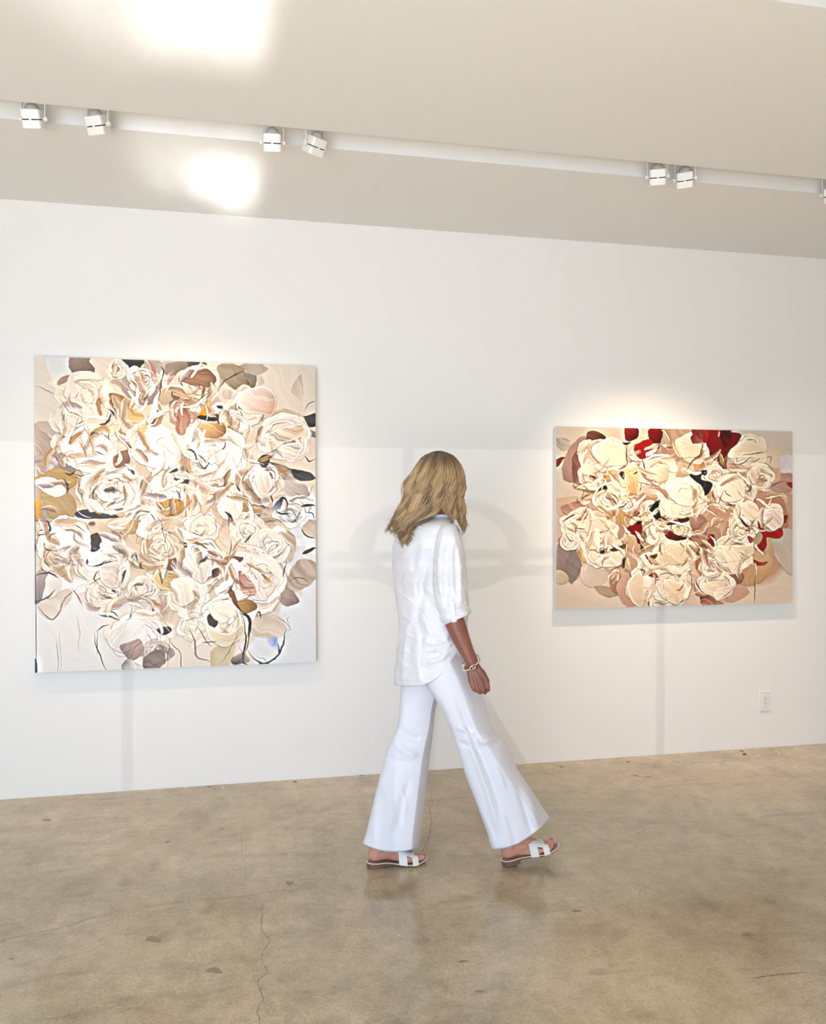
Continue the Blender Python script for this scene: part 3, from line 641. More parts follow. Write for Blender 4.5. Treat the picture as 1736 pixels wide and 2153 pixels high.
    S([(368, 905), (372, 868), (390, 850), (400, 880), (385, 915)], (166, 114, 92), (206, 168, 146), 1.3, .7, .003, edge=.7)
    S([(412, 880), (436, 843), (442, 850), (438, 872), (420, 882)], (236, 186, 26), (196, 142, 20), 2.2, .7, .003)
    S([(415, 875), (455, 872), (456, 884), (422, 884)], (46, 36, 16), (112, 92, 30), .2, .9, .002)
    S([(444, 855), (460, 843), (472, 852), (466, 866), (448, 866)], (252, 248, 240), (240, 232, 220), .6, .2, .004, rim=.8)
    S([(453, 854), (466, 852), (467, 859), (456, 860)], (96, 88, 62), None, 0, .2, .001)
    S([(495, 830), (545, 812), (580, 835), (575, 870), (540, 868), (510, 862)], (248, 236, 226), (206, 172, 150), .2, .6, .004, rim=.5, edge=.6)
    S([(423, 892), (465, 888), (474, 905), (460, 920), (428, 918)], (226, 192, 142), (168, 122, 72), .4, 1., .003, edge=.5)
    S([(390, 905), (420, 905), (440, 945), (430, 962), (400, 945)], (254, 250, 244), (250, 238, 224), 1., .3, .004, rim=.4, edge=.6)
    S([(275, 945), (320, 905), (370, 925), (385, 965), (340, 985), (290, 975)], (254, 251, 246), (250, 238, 222), .6, .4, .0045, rim=.4, edge=.8)
    S([(128, 928), (175, 912), (240, 930), (230, 985), (160, 990)], (252, 244, 234), (246, 232, 216), .3, .5, .0045, rim=.4, edge=.9)
    S([(145, 955), (200, 945), (198, 960), (150, 966)], (222, 190, 154), (244, 230, 214), .1, .9, .003)
    S([(236, 960), (266, 945), (268, 972), (240, 980)], (184, 146, 118), (150, 118, 98), .8, .8, .002, edge=.5)
    S([(540, 925), (575, 905), (635, 890), (640, 915), (600, 930), (560, 955)], (246, 232, 218), (216, 186, 156), .2, .9, .004, rim=.7, edge=.7, bend=.5)
    S([(568, 962), (600, 935), (632, 930), (625, 960), (590, 968)], (250, 242, 234), (226, 204, 186), .4, .9, .004, rim=.7, edge=.8)
    S([(542, 968), (556, 958), (570, 962), (562, 985), (550, 980)], (44, 36, 40), (130, 104, 32), .3, .7, .002)
    S([(556, 962), (566, 962), (566, 975), (556, 980)], (150, 122, 34), (100, 80, 26), 1., .6, .003)
    S([(536, 985), (552, 985), (575, 1015), (560, 1040), (540, 1030), (534, 1005)], (252, 246, 238), (226, 206, 186), 1.3, .7, .0045, rim=.4, edge=.8)
    S([(585, 1050), (600, 1045), (602, 1070), (590, 1078), (574, 1068)], (70, 76, 86), (206, 212, 218), 2.4, .9, .003)
    S([(312, 1012), (350, 1008), (385, 1030), (380, 1050), (345, 1045)], (254, 250, 243), (246, 236, 218), .4, .4, .0045, edge=.7)
    S([(330, 1048), (378, 1048), (384, 1072), (362, 1084), (338, 1076)], (214, 176, 106), (190, 142, 66), 1.57, 1.2, .003, edge=.4)
    S([(390, 1035), (396, 1050), (397, 1070), (388, 1082)], (200, 146, 44), (226, 180, 80), 1.3, .6, .003)
    S([(395, 1030), (430, 1020), (455, 1035), (430, 1080), (410, 1070)], (244, 226, 210), (226, 202, 180), 1.2, .6, .003, edge=.5)
    S([(455, 1032), (500, 1025), (510, 1060), (495, 1090), (460, 1085)], (250, 238, 226), (244, 226, 210), 1.2, .3, .0035, edge=.6)
    S([(298, 1092), (326, 1072), (324, 1130), (298, 1128), (282, 1112)], (252, 246, 236), (244, 232, 216), 1.4, .2, .004, edge=.5)
    S([(258, 1095), (290, 1092), (284, 1116), (262, 1120)], (226, 196, 146), (196, 162, 112), .3, .7, .002, edge=.5)
    S([(188, 1128), (206, 1120), (212, 1145), (196, 1158), (188, 1150)], (120, 96, 34), (54, 46, 30), 1.2, .8, .002)
    S([(120, 1120), (186, 1120), (186, 1170), (150, 1178), (122, 1160)], (252, 248, 240), (244, 236, 226), .9, .35, .0045, rim=.5, edge=.8)
    S([(180, 1165), (222, 1155), (224, 1178), (200, 1190), (182, 1182)], (253, 250, 246), (238, 228, 216), .2, .5, .0045, rim=.4, edge=1.)
    S([(210, 1140), (256, 1132), (256, 1160), (222, 1162)], (250, 242, 232), (236, 222, 208), .1, .7, .004, edge=.8)
    S([(206, 1192), (250, 1185), (262, 1225), (220, 1230)], (238, 226, 216), (218, 198, 184), .5, .8, .0035, rim=.5, edge=.7)
    S([(258, 1182), (272, 1180), (276, 1215), (262, 1235), (254, 1222)], (253, 249, 242), (244, 232, 206), 1.4, .5, .004, edge=.6)
    S([(325, 1212), (350, 1200), (378, 1210), (370, 1238), (335, 1238)], (232, 206, 158), (204, 172, 116), .3, .9, .003, rim=.4, edge=.7)
    S([(352, 1180), (374, 1172), (374, 1195), (356, 1200)], (186, 142, 56), (130, 96, 40), .6, .7, .002)
    S([(385, 1170), (420, 1155), (440, 1170), (432, 1220), (405, 1215)], (250, 242, 232), (236, 218, 202), 1.2, .7, .0045, rim=.4, edge=.8)
    S([(442, 1200), (458, 1196), (456, 1210), (444, 1214)], (50, 42, 34), (186, 140, 50), .3, .7, .002)
    S([(462, 1180), (480, 1170), (512, 1172), (506, 1182), (470, 1190)], (190, 150, 86), (140, 108, 56), .2, .8, .002, edge=.5)
    S([(484, 1190), (500, 1180), (560, 1250), (548, 1262), (520, 1250)], (250, 242, 234), (236, 220, 208), 1., .5, .0045, rim=.5, edge=.9)
    S([(500, 1205), (520, 1212), (535, 1250), (510, 1248)], (170, 124, 104), (206, 168, 150), 1., .8, .002)
    S([(552, 1208), (566, 1214), (576, 1225), (560, 1220)], (236, 208, 40), (170, 132, 40), 3.5, .4, .002)
    S([(480, 1240), (492, 1242), (508, 1280), (535, 1278), (515, 1292), (495, 1280)], (170, 122, 60), (120, 90, 40), .8, .7, .003, edge=.6)
    S([(500, 1262), (530, 1262), (540, 1278), (520, 1290), (502, 1284)], (196, 162, 104), (160, 128, 72), .6, .6, .002, edge=.5)
    S([(360, 1222), (400, 1215), (412, 1240), (400, 1268), (368, 1272)], (252, 244, 230), (236, 222, 202), 1.2, .4, .0045, edge=.8)
    S([(434, 1300), (450, 1295), (458, 1312), (442, 1320)], (120, 100, 34), (96, 78, 30), .6, .4, .002)
    S([(440, 1275), (480, 1262), (492, 1290), (466, 1310), (446, 1300)], (252, 246, 234), (240, 228, 208), .8, .4, .0045, rim=.4, edge=.7)
    S([(432, 1312), (470, 1330), (508, 1310), (512, 1330), (470, 1362), (440, 1345)], (244, 232, 212), (222, 204, 172), .5, .5, .004, rim=.5, edge=.8)
    S([(230, 1330), (262, 1310), (300, 1308), (302, 1340), (262, 1376), (236, 1360)], (248, 242, 236), (236, 226, 218), 2.2, .5, .0045, rim=.4, edge=.6)
    S([(252, 1362), (275, 1350), (292, 1345), (296, 1372), (270, 1392)], (206, 182, 172), (176, 152, 144), 2.2, .8, .003, edge=.5)
    S([(304, 1378), (340, 1364), (346, 1390), (330, 1404), (302, 1402)], (150, 134, 126), (170, 152, 142), .4, .2, .0012)
    S([(326, 1322), (350, 1312), (356, 1322), (338, 1332)], (140, 112, 46), (66, 54, 30), .2, .8, .003)
    S([(262, 1390), (276, 1392), (282, 1408), (254, 1408)], (150, 140, 134), (236, 230, 224), .6, 1., .002)
    # dark lines, drips, brush calligraphy
    D = (52, 48, 50); G = (122, 114, 108)
    for pts, w, c in (
        ([(505, 1292), (522, 1298), (524, 1318), (520, 1340)], 9, D), ([(510, 1300), (516, 1350), (508, 1390), (520, 1398)], 5, (84, 82, 78)), ([(523, 1300), (522, 1350), (512, 1385)], 2.4, G),
        ([(600, 1320), (596, 1345), (580, 1380), (560, 1396), (540, 1392), (522, 1370)], 5, (92, 90, 90)), ([(583, 1350), (584, 1372), (576, 1390)], 4, (44, 62, 130)),
        ([(666, 1153), (648, 1160), (634, 1166)], 8, (54, 56, 58)), ([(636, 1110), (644, 1126), (664, 1134)], 4, (70, 70, 74)), ([(664, 1100), (655, 1080), (640, 1075)], 2.5, (104, 104, 108)),
        ([(620, 1030), (645, 1042), (662, 1020)], 2, (120, 104, 98)), ([(640, 960), (652, 972), (664, 966)], 3, (74, 54, 70)), ([(640, 862), (650, 850), (664, 845)], 1.8, (80, 70, 66)),
        ([(445, 835), (470, 802), (500, 785), (512, 783)], 2.2, (110, 92, 82)), ([(518, 795), (523, 803), (522, 810)], 2.6, (88, 74, 64)), ([(340, 800), (343, 782), (336, 770)], 3, (104, 78, 72)), ([(343, 782), (338, 815), (332, 850)], 2.4, (104, 88, 80)),
        ([(330, 860), (325, 895)], 3, (44, 44, 66)), ([(78, 810), (100, 825), (115, 833)], 1.4, (150, 134, 120)), ([(274, 1178), (284, 1162), (293, 1184)], 4, (60, 48, 56)),
        ([(74, 1208), (100, 1207), (122, 1218)], 3.6, (110, 104, 116)), ([(74, 1098), (98, 1096), (108, 1110), (96, 1122), (74, 1128)], 4.5, (70, 76, 78)), ([(78, 1104), (100, 1106)], 2.5, (92, 96, 96)), ([(80, 1118), (96, 1112)], 2.5, (116, 120, 120)),
        ([(80, 1266), (108, 1302), (130, 1280), (140, 1255)], 2.2, (150, 136, 128)), ([(75, 1262), (96, 1258), (120, 1240)], 4.5, (140, 128, 120)), ([(150, 1240), (162, 1260), (172, 1276)], 1.8, (140, 124, 112)),
        ([(198, 1330), (206, 1360), (214, 1380), (226, 1412)], 2.8, (112, 106, 102)), ([(206, 1325), (208, 1350), (206, 1376)], 1.8, (90, 84, 82)), ([(203, 1325), (220, 1316), (234, 1312)], 2.6, (84, 80, 78)),
        ([(212, 1290), (230, 1294), (252, 1306)], 4, (140, 134, 130)), ([(222, 1282), (240, 1288), (250, 1300)], 2.6, (150, 140, 134)), ([(270, 1260), (280, 1285), (275, 1302), (290, 1282)], 1.4, (130, 124, 124)), ([(280, 1262), (310, 1248), (330, 1240)], 1.2, (140, 136, 136)),
        ([(326, 1270), (324, 1295)], 4, (150, 130, 122)), ([(352, 1335), (362, 1360), (378, 1374), (380, 1405)], 2, (170, 130, 114)), ([(380, 1372), (377, 1412)], 1.3, (120, 86, 76)), ([(350, 1400), (353, 1340)], 1.2, (150, 120, 104)),
        ([(395, 1320), (410, 1350), (412, 1378), (440, 1392)], 3.6, (168, 162, 164)), ([(412, 1318), (430, 1345), (440, 1362)], 2.2, (140, 130, 124)), ([(425, 1352), (440, 1350), (454, 1348)], 3, (120, 110, 106)),
        ([(500, 1310), (490, 1345), (470, 1385), (455, 1400)], 1.8, (170, 156, 146)), ([(500, 1360), (510, 1385), (500, 1396)], 2.2, (140, 126, 118)),
        ([(416, 975), (430, 985), (446, 972)], 4, (72, 56, 50)), ([(420, 984), (436, 986)], 2.6, (80, 64, 56)), ([(455, 955), (470, 945), (473, 925)], 3.4, (160, 116, 90)), ([(440, 1040), (462, 1042), (480, 1022), (500, 1018)], 3.5, (120, 100, 94)), ([(456, 1028), (470, 1018), (478, 995)], 4, (150, 140, 130)), ([(470, 1020), (490, 1018)], 3, (90, 72, 66)),
        ([(505, 1020), (520, 1045), (545, 1075)], 2, (126, 100, 84)), ([(545, 1040), (552, 1060), (566, 1068)], 3.5, (130, 120, 118)), ([(570, 1040), (574, 1056)], 3.6, (54, 50, 54)), ([(580, 1075), (592, 1082), (606, 1076)], 5, (60, 62, 68)), ([(600, 1090), (614, 1096), (622, 1084)], 2, (120, 122, 126)), ([(628, 1063), (645, 1060), (664, 1066)], 6, (88, 80, 82)),
        ([(480, 1098), (476, 1080), (478, 1105)], 4, (164, 130, 104)), ([(385, 1142), (394, 1141)], 5, (96, 78, 68)), ([(387, 1150), (395, 1150)], 5, (100, 80, 70)), ([(398, 1140), (415, 1140), (434, 1152)], 7, (176, 142, 60)), ([(540, 1295), (545, 1285), (548, 1300)], 3, (84, 64, 64)), ([(446, 1224), (452, 1216), (456, 1222)], 2.4, (24, 22, 24)),
        ([(134, 995), (150, 1000), (160, 992)], 4, (84, 78, 74)), ([(150, 998), (170, 1005), (180, 1000)], 2, (60, 54, 52)), ([(94, 1155), (104, 1160), (112, 1156)], 3.5, (120, 104, 98)), ([(232, 1130), (246, 1120), (256, 1124)], 3.6, (110, 96, 88)), ([(196, 1190), (210, 1186), (222, 1176)], 3.6, (104, 90, 84)), ([(232, 1238), (244, 1240)], 6, (70, 62, 62)), ([(206, 1200), (196, 1215), (205, 1228)], 2.4, (120, 104, 100)),
        ([(230, 862), (236, 870), (238, 876)], 6, (50, 46, 76)), ([(258, 885), (266, 886)], 6, (214, 182, 60)), ([(248, 908), (262, 914), (278, 924)], 4, (206, 160, 72)), ([(255, 930), (268, 938), (276, 944)], 5, (150, 122, 62)), ([(264, 985), (276, 990), (282, 996)], 6, (120, 96, 46)),
        ([(190, 1062), (205, 1078), (216, 1082)], 3, (216, 176, 60)), ([(188, 1100), (200, 1104)], 8, (168, 108, 58)), ([(186, 1174), (184, 1184)], 4, (110, 50, 48)), ([(605, 1180), (600, 1200), (598, 1215)], 3, (90, 80, 78)), ([(605, 1160), (606, 1200), (590, 1235)], 2, (226, 214, 206)), ([(610, 1310), (606, 1300), (612, 1296)], 1.2, (104, 98, 96)), ([(570, 1290), (590, 1300), (604, 1310), (612, 1320), (602, 1326)], 1.4, (120, 112, 106)),
        ([(540, 1380), (546, 1386), (550, 1384), (556, 1391), (562, 1396)], 1.3, (110, 112, 120)),
        ([(163, 1290), (163, 1372)], 1.0, (170, 156, 148)), ([(118, 1340), (119, 1412)], 1.1, (150, 136, 120)), ([(125, 1330), (125, 1412)], .9, (196, 182, 168)), ([(443, 1068), (443, 1102)], 1.4, (250, 240, 228)), ([(539, 1078), (540, 1120), (541, 1150)], 1.3, (240, 220, 202)), ([(350, 1150), (352, 1170), (318, 1185), (300, 1186)], 1.4, (170, 138, 96)), ([(388, 1060), (396, 1090), (396, 1150)], 5, (252, 244, 228)),
        ([(215, 800), (222, 815), (225, 830)], 6, (250, 242, 234)), ([(330, 1085), (344, 1105), (352, 1150)], 2, (120, 100, 76))):
        p.line(pts, w, c)
    CE = [(180, 838), (415, 808), (390, 872), (520, 862), (205, 945), (330, 940), (450, 960), (602, 925), (235, 1030), (560, 1010), (350, 1040), (610, 1075), (140, 1135), (220, 1180), (420, 1110), (340, 1150), (570, 1150), (425, 1185), (520, 1215), (395, 1255), (475, 1300), (290, 1340)]
    W3 = [WHITE, CREAM, (214, 190, 164)]; W4 = [WHITE, WHITE, PINKW, BEIGE]
    p.scumble(150, 345, 1050, 265, 280, [[CREAM, TAN, (150, 122, 98)], [BEIGE, (176, 148, 122), CREAM], [PINKW, ROSE, TAN], [TAN, OCHRE, BEIGE], [WHITE, MAUVE, TAUPE], W3], (6, 20), (26, 64), 51, CE)
    p.scumble(70, 345, 1040, 250, 270, [W3, W4, [WHITE, CREAM], [WHITE, PINKW, WHITE]], (3, 11), (18, 58), 52, CE)
    p.scumble(34, 345, 1060, 260, 280, [[(112, 90, 74), (70, 58, 52)], [(140, 114, 90), (98, 80, 66)], [(120, 98, 50), (176, 136, 70)], [(92, 90, 94), (150, 146, 146)]], (2, 5.5), (12, 34), 53, CE)
    p.warp()
    for k in range(60):   # loaded-brush ridges of white
        r = p.rs; x = r.uniform(110, 620); y = r.uniform(820, 1330)
        if ((x-365)/290)**2+((y-1070)/290)**2 > 1: continue
        a = r.rand()*6.3; q = r.uniform(10, 34); b_ = r.uniform(-1, 1)
        p.line([(x+math.cos(a+b_*j*.4)*q*j*.5, y+math.sin(a+b_*j*.4)*q*j*.5) for j in range(4)], r.uniform(1., 2.6), [(253, 248, 240), (246, 232, 214), (150, 124, 98), (104, 86, 72)][r.choice(4, p=[.5, .22, .16, .12])], r.uniform(.6, 1), lift=.003)
    S([(66, 1380), (76.5, 1388), (78.5, 1416), (70, 1418)], (26, 24, 26), None, 0, .1, 0)
    p.line([(69, 745), (73.5, 1080), (76.5, 1390)], 1.6, (56, 52, 52), .8, taper=False)
    p.build(root, WALL_Y-.05, M_PAINT)
def red_painting():
    root = painting('wide cream floral painting with deep red accents', 1.8426, 3.4151, .9124, 1.9847, False)
    p = Painter(1.8426, 3.4151, .9124, 1.9847, .00272, (218, 196, 176))
    S = p.shape; RED = (160, 14, 20); DR = (92, 12, 16)
    S([(1165, 890), (1300, 895), (1240, 960), (1165, 1060)], (222, 208, 188), (214, 198, 178), .6, .08, 0, 8)
    S([(1560, 900), (1670, 905), (1670, 1010), (1600, 960)], (218, 204, 190), (208, 196, 184), .8, .08, 0, 8)
    S([(1165, 1225), (1310, 1225), (1340, 1280), (1165, 1282)], (220, 202, 184), (226, 208, 190), .2, .05, 0, 8)
    S([(1530, 1240), (1670, 1190), (1670, 1275), (1500, 1275)], (218, 200, 180), (222, 204, 184), .3, .05, 0, 8)
    S([(1300, 1060), (1660, 1030), (1620, 1220), (1320, 1200)], (206, 172, 144), (198, 160, 132), .5, .2, 0, 18)
    S([(1380, 895), (1480, 900), (1480, 960), (1390, 960)], (184, 156, 130), (212, 190, 164), .6, .3, 0, 8)
    S([(1170, 920), (1195, 925), (1195, 945), (1178, 945)], (188, 176, 162), (206, 194, 178), .6, .4, .0008)
    p.facets(130, 1415, 1085, 230, 170, [(206, 172, 146), TAN, BEIGE, (214, 186, 160), ROSE, (186, 146, 122), (168, 128, 106), CREAM], (14, 40), 31)
    for pts, c1, c2, a, kw in (
        ([(1180, 1005), (1190, 950), (1220, 918), (1232, 925), (1222, 970), (1228, 1010), (1205, 1012)], (196, 162, 146), (176, 140, 126), 1.3, dict(streak=.3, edge=.5)),
        ([(1200, 965), (1218, 950), (1222, 1010), (1204, 1008)], (146, 96, 82), (176, 132, 116), 1.4, dict(streak=.5, edge=.4)),
        ([(1205, 1015), (1250, 1010), (1300, 1020), (1260, 1040), (1215, 1030)], (184, 158, 122), (160, 136, 100), .2, dict(streak=.4)),
        ([(1232, 912), (1245, 906), (1272, 918), (1262, 934), (1236, 940)], (154, 110, 90), (110, 74, 60), .5, dict(streak=1., lift=.003, edge=.6)),
        ([(1216, 935), (1232, 930), (1236, 950), (1218, 956)], (128, 92, 80), (176, 146, 130), .6, dict(streak=.9, lift=.002)),
        ([(1182, 1062), (1215, 1050), (1235, 1070), (1232, 1090), (1190, 1080)], (186, 144, 128), (206, 170, 152), .4, dict(streak=.6, lift=.002, edge=.5)),
        ([(1170, 1150), (1195, 1140), (1210, 1165), (1200, 1205), (1172, 1205)], (174, 150, 142), (160, 138, 132), 1., dict(streak=.2, edge=.5)),
        ([(1186, 1180), (1205, 1160), (1225, 1190), (1215, 1218), (1200, 1226), (1188, 1205)], (152, 136, 128), (168, 152, 144), .8, dict(streak=.2, edge=.7)),
        ([(1170, 1200), (1190, 1205), (1198, 1222), (1180, 1228), (1170, 1222)], (214, 198, 172), (200, 182, 158), .3, dict(streak=.2, edge=.7)),
        ([(1225, 1190), (1260, 1185), (1275, 1220), (1250, 1238), (1225, 1225)], (224, 206, 188), (216, 194, 176), .6, dict(streak=.2, edge=.5)),
        ([(1250, 1235), (1280, 1235), (1302, 1250), (1285, 1258), (1262, 1250)], (196, 172, 144), (184, 160, 134), .3, dict(streak=.25, edge=.7)),
        ([(1278, 1205), (1300, 1190), (1308, 1225), (1295, 1250), (1282, 1230)], (196, 156, 130), (176, 134, 112), 1.3, dict(streak=.3, edge=.6)),
        ([(1295, 1235), (1320, 1200), (1335, 1270), (1312, 1274)], (214, 180, 156), (200, 160, 136), 1.2, dict(streak=.2, edge=.5)),
        ([(1325, 1135), (1350, 1140), (1352, 1160), (1342, 1160)], (138, 88, 70), (112, 70, 58), .7, dict(streak=.4)),
        ([(1316, 1110), (1342, 1120), (1342, 1165), (1322, 1165)], (212, 178, 148), (200, 164, 132), 1.2, dict(streak=.2, edge=.4)),
        ([(1440, 1098), (1470, 1080), (1488, 1100), (1480, 1125), (1450, 1132)], (186, 150, 136), (166, 128, 114), .6, dict(streak=.25, edge=.6)),
        ([(1445, 1135), (1480, 1130), (1495, 1150), (1470, 1160)], (196, 156, 118), (176, 136, 98), .4, dict(streak=.25)),
        ([(1465, 1150), (1500, 1130), (1500, 1160), (1475, 1165)], (150, 116, 82), (176, 140, 104), .4, dict(streak=.4)),
        ([(1600, 1045), (1632, 1040), (1650, 1065), (1655, 1110), (1640, 1115), (1610, 1070)], (198, 154, 122), (184, 138, 106), .9, dict(streak=.2, edge=.6)),
        ([(1610, 1000), (1640, 995), (1666, 1000), (1666, 1030), (1625, 1035)], (200, 166, 148), (184, 146, 130), .3, dict(streak=.2, edge=.5)),
        ([(1586, 985), (1630, 980), (1635, 1012), (1600, 1018)], (222, 192, 158), (208, 176, 142), .3, dict(streak=.2, edge=.4)),
        ([(1628, 1125), (1650, 1112), (1666, 1122), (1664, 1206), (1640, 1185), (1626, 1155)], (190, 176, 162), (208, 192, 176), 1.2, dict(streak=.12, edge=.8)),
        ([(1590, 1160), (1620, 1165), (1618, 1200), (1595, 1225), (1560, 1230), (1555, 1205)], (206, 172, 138), (196, 158, 124), 1.9, dict(streak=.25, edge=.5)),
        ([(1520, 1185), (1560, 1205), (1555, 1225), (1530, 1215)], (184, 138, 118), (166, 120, 102), .6, dict(streak=.3, edge=.4)),
        ([(1462, 1180), (1495, 1165), (1500, 1210), (1475, 1215)], (178, 128, 100), (206, 160, 134), 1.3, dict(streak=.6, lift=.002)),
        ([(1500, 1230), (1560, 1232), (1575, 1245), (1545, 1265), (1520, 1258)], (212, 176, 156), (202, 164, 144), .2, dict(streak=.2, edge=.5)),
        ([(1474, 1235), (1500, 1255), (1525, 1255), (1515, 1274), (1476, 1274)], (166, 108, 88), (206, 164, 144), .4, dict(streak=.9, lift=.002)),
        ([(1600, 940), (1630, 940), (1652, 955), (1640, 985), (1610, 975)], (222, 206, 184), (212, 194, 172), .5, dict(streak=.2, edge=.5)),
        ([(1640, 960), (1665, 960), (1666, 990), (1642, 992)], (212, 204, 206), (220, 212, 208), 1., dict(streak=.08, lift=0)),
        ([(1255, 1085), (1280, 1082), (1302, 1060), (1312, 1070), (1270, 1095)], (206, 164, 128), (176, 140, 112), .3, dict(streak=.8, lift=.002)),
        ([(1300, 1070), (1335, 1068), (1332, 1110), (1300, 1105)], (206, 176, 128), (190, 156, 108), 1.4, dict(streak=.25)),
        ([(1455, 955), (1475, 950), (1478, 975), (1460, 990)], (196, 152, 110), (206, 168, 128), 1.2, dict(streak=.5)),
        ([(1510, 960), (1525, 950), (1526, 985), (1512, 985)], (168, 126, 80), (130, 92, 56), 1.4, dict(streak=.4))):
        S(pts, c1, c2, a, **kw)
    LT = [CREAM, (248, 234, 214), (240, 220, 196), (216, 184, 152), (182, 144, 114)]; WM = [CREAM, PINKW, BEIGE, (214, 182, 152)]
    Fl = p.flower
    for x, y, R, pal, n, sd, heart in (
        (1270, 960, 54, LT, 9, 1, None), (1245, 1000, 40, LT, 8, 2, [OCHRE]), (1285, 1045, 40, LT, 7, 3, None), (1330, 1005, 40, [CREAM, (240, 218, 176), BEIGE], 8, 4, [(196, 156, 88)]), (1385, 985, 46, LT, 9, 5, None), (1340, 955, 22, WM, 6, 31, None),
        (1455, 940, 40, LT, 8, 6, None), (1572, 948, 46, [CREAM, (232, 218, 196), BEIGE], 9, 7, None), (1500, 1000, 34, WM, 7, 8, None), (1540, 1035, 48, LT, 9, 9, [TAN]), (1600, 1010, 34, LT, 7, 10, None), (1432, 1045, 58, [(252, 242, 224), CREAM, (248, 234, 214)], 10, 11, None),
        (1215, 1100, 44, LT, 8, 12, None), (1255, 1120, 48, LT, 9, 13, None), (1270, 1160, 48, LT, 9, 14, [OLIVE]), (1365, 1072, 26, WM, 7, 15, None), (1382, 1126, 28, [(252, 240, 220), CREAM, BEIGE], 7, 16, None), (1425, 1110, 36, LT, 8, 17, None), (1575, 1085, 34, LT, 8, 18, None), (1620, 1085, 30, [PINKW, CREAM, BEIGE], 8, 19, None),
        (1540, 1160, 50, LT, 9, 20, None), (1555, 1115, 34, LT, 7, 21, None), (1415, 1165, 50, LT, 9, 22, None), (1370, 1200, 46, LT, 9, 23, None), (1400, 1235, 56, LT, 10, 24, [OCHRE]), (1345, 1240, 34, [CREAM, BEIGE, CREAM], 7, 25, None), (1510, 1225, 44, WM, 8, 26, None), (1200, 1140, 26, [PINKW, CREAM], 6, 27, None), (1335, 905, 18, WM, 5, 28, None), (1395, 1085, 22, LT, 6, 29, None), (1495, 1190, 30, WM, 7, 30, None), (1320, 1060, 20, WM, 6, 33, None)):
        Fl(x, y, R*.93, pal, n, 100+sd, heart=heart)
    for pts, c1, c2 in (
        ([(1315, 900), (1342, 900), (1342, 918), (1330, 928), (1316, 925)], RED, DR), ([(1366, 899), (1389, 900), (1388, 925), (1376, 945), (1364, 925)], RED, (60, 14, 16)), ([(1335, 935), (1362, 922), (1378, 942), (1362, 958), (1344, 965), (1333, 952)], (176, 30, 22), RED),
        ([(1486, 904), (1553, 908), (1548, 930), (1530, 950), (1510, 968), (1492, 958), (1482, 930)], RED, (120, 8, 14)), ([(1512, 905), (1536, 906), (1530, 935), (1516, 935)], (84, 20, 20), (130, 16, 20)), ([(1450, 902), (1488, 904), (1484, 930), (1468, 928)], (150, 60, 50), (170, 40, 36)),
        ([(1169, 962), (1186, 960), (1180, 970), (1169, 980)], RED, (150, 40, 36)), ([(1308, 1122), (1330, 1098), (1344, 1092), (1358, 1120), (1356, 1140), (1340, 1142), (1334, 1126)], RED, (124, 10, 14)), ([(1398, 1110), (1420, 1120), (1444, 1128), (1430, 1135), (1400, 1128)], RED, DR),
        ([(1404, 1098), (1444, 1088), (1448, 1096), (1430, 1102), (1406, 1104)], (150, 40, 36), DR), ([(1590, 1094), (1598, 1100), (1612, 1118), (1640, 1112), (1645, 1126), (1636, 1134), (1614, 1130), (1612, 1150), (1598, 1160), (1590, 1150), (1602, 1128), (1592, 1112)], RED, (176, 18, 26)),
        ([(1486, 1122), (1499, 1120), (1499, 1142), (1490, 1146)], RED, (140, 40, 30)), ([(1652, 1014), (1666, 1012), (1666, 1026)], RED, (160, 60, 56)), ([(1640, 1086), (1651, 1084), (1650, 1098), (1642, 1100)], RED, RED), ([(1583, 1176), (1600, 1180), (1612, 1178), (1606, 1188), (1590, 1186)], (150, 40, 30), (190, 110, 90)),
        ([(1552, 1090), (1564, 1098), (1580, 1112), (1570, 1112)], (150, 50, 48), RED), ([(1568, 1128), (1580, 1132), (1575, 1144)], (170, 110, 110), (190, 90, 100))):
        S(pts, c1, c2, .9, .55, .0012)
    for pts, c1, c2 in (
        ([(1450, 1000), (1462, 992), (1476, 990), (1474, 1008), (1498, 1018), (1490, 1035), (1478, 1045), (1472, 1020)], (84, 82, 84), (60, 62, 70)), ([(1474, 988), (1484, 988), (1482, 998), (1475, 997)], (20, 18, 20), (30, 26, 28)), ([(1262, 1022), (1282, 1014), (1272, 1028), (1256, 1038)], (44, 42, 54), (90, 84, 84)),
        ([(1364, 1068), (1386, 1050), (1382, 1068), (1370, 1074)], (32, 30, 40), (54, 48, 52)), ([(1332, 1078), (1344, 1074), (1350, 1096), (1336, 1100)], (34, 32, 44), (60, 30, 34)), ([(1300, 994), (1310, 990), (1310, 1010), (1303, 1005)], (84, 66, 56), (60, 48, 44)), ([(1372, 1078), (1384, 1070), (1388, 1092), (1378, 1090)], (30, 28, 40), (50, 46, 54)), ([(1308, 932), (1328, 930), (1318, 936)], (40, 20, 22), (70, 34, 30)), ([(1310, 1176), (1318, 1172), (1314, 1190), (1308, 1190)], (84, 74, 70), (120, 100, 90))):
        S(pts, c1, c2, .7, .35, .0008, soft=1.8)
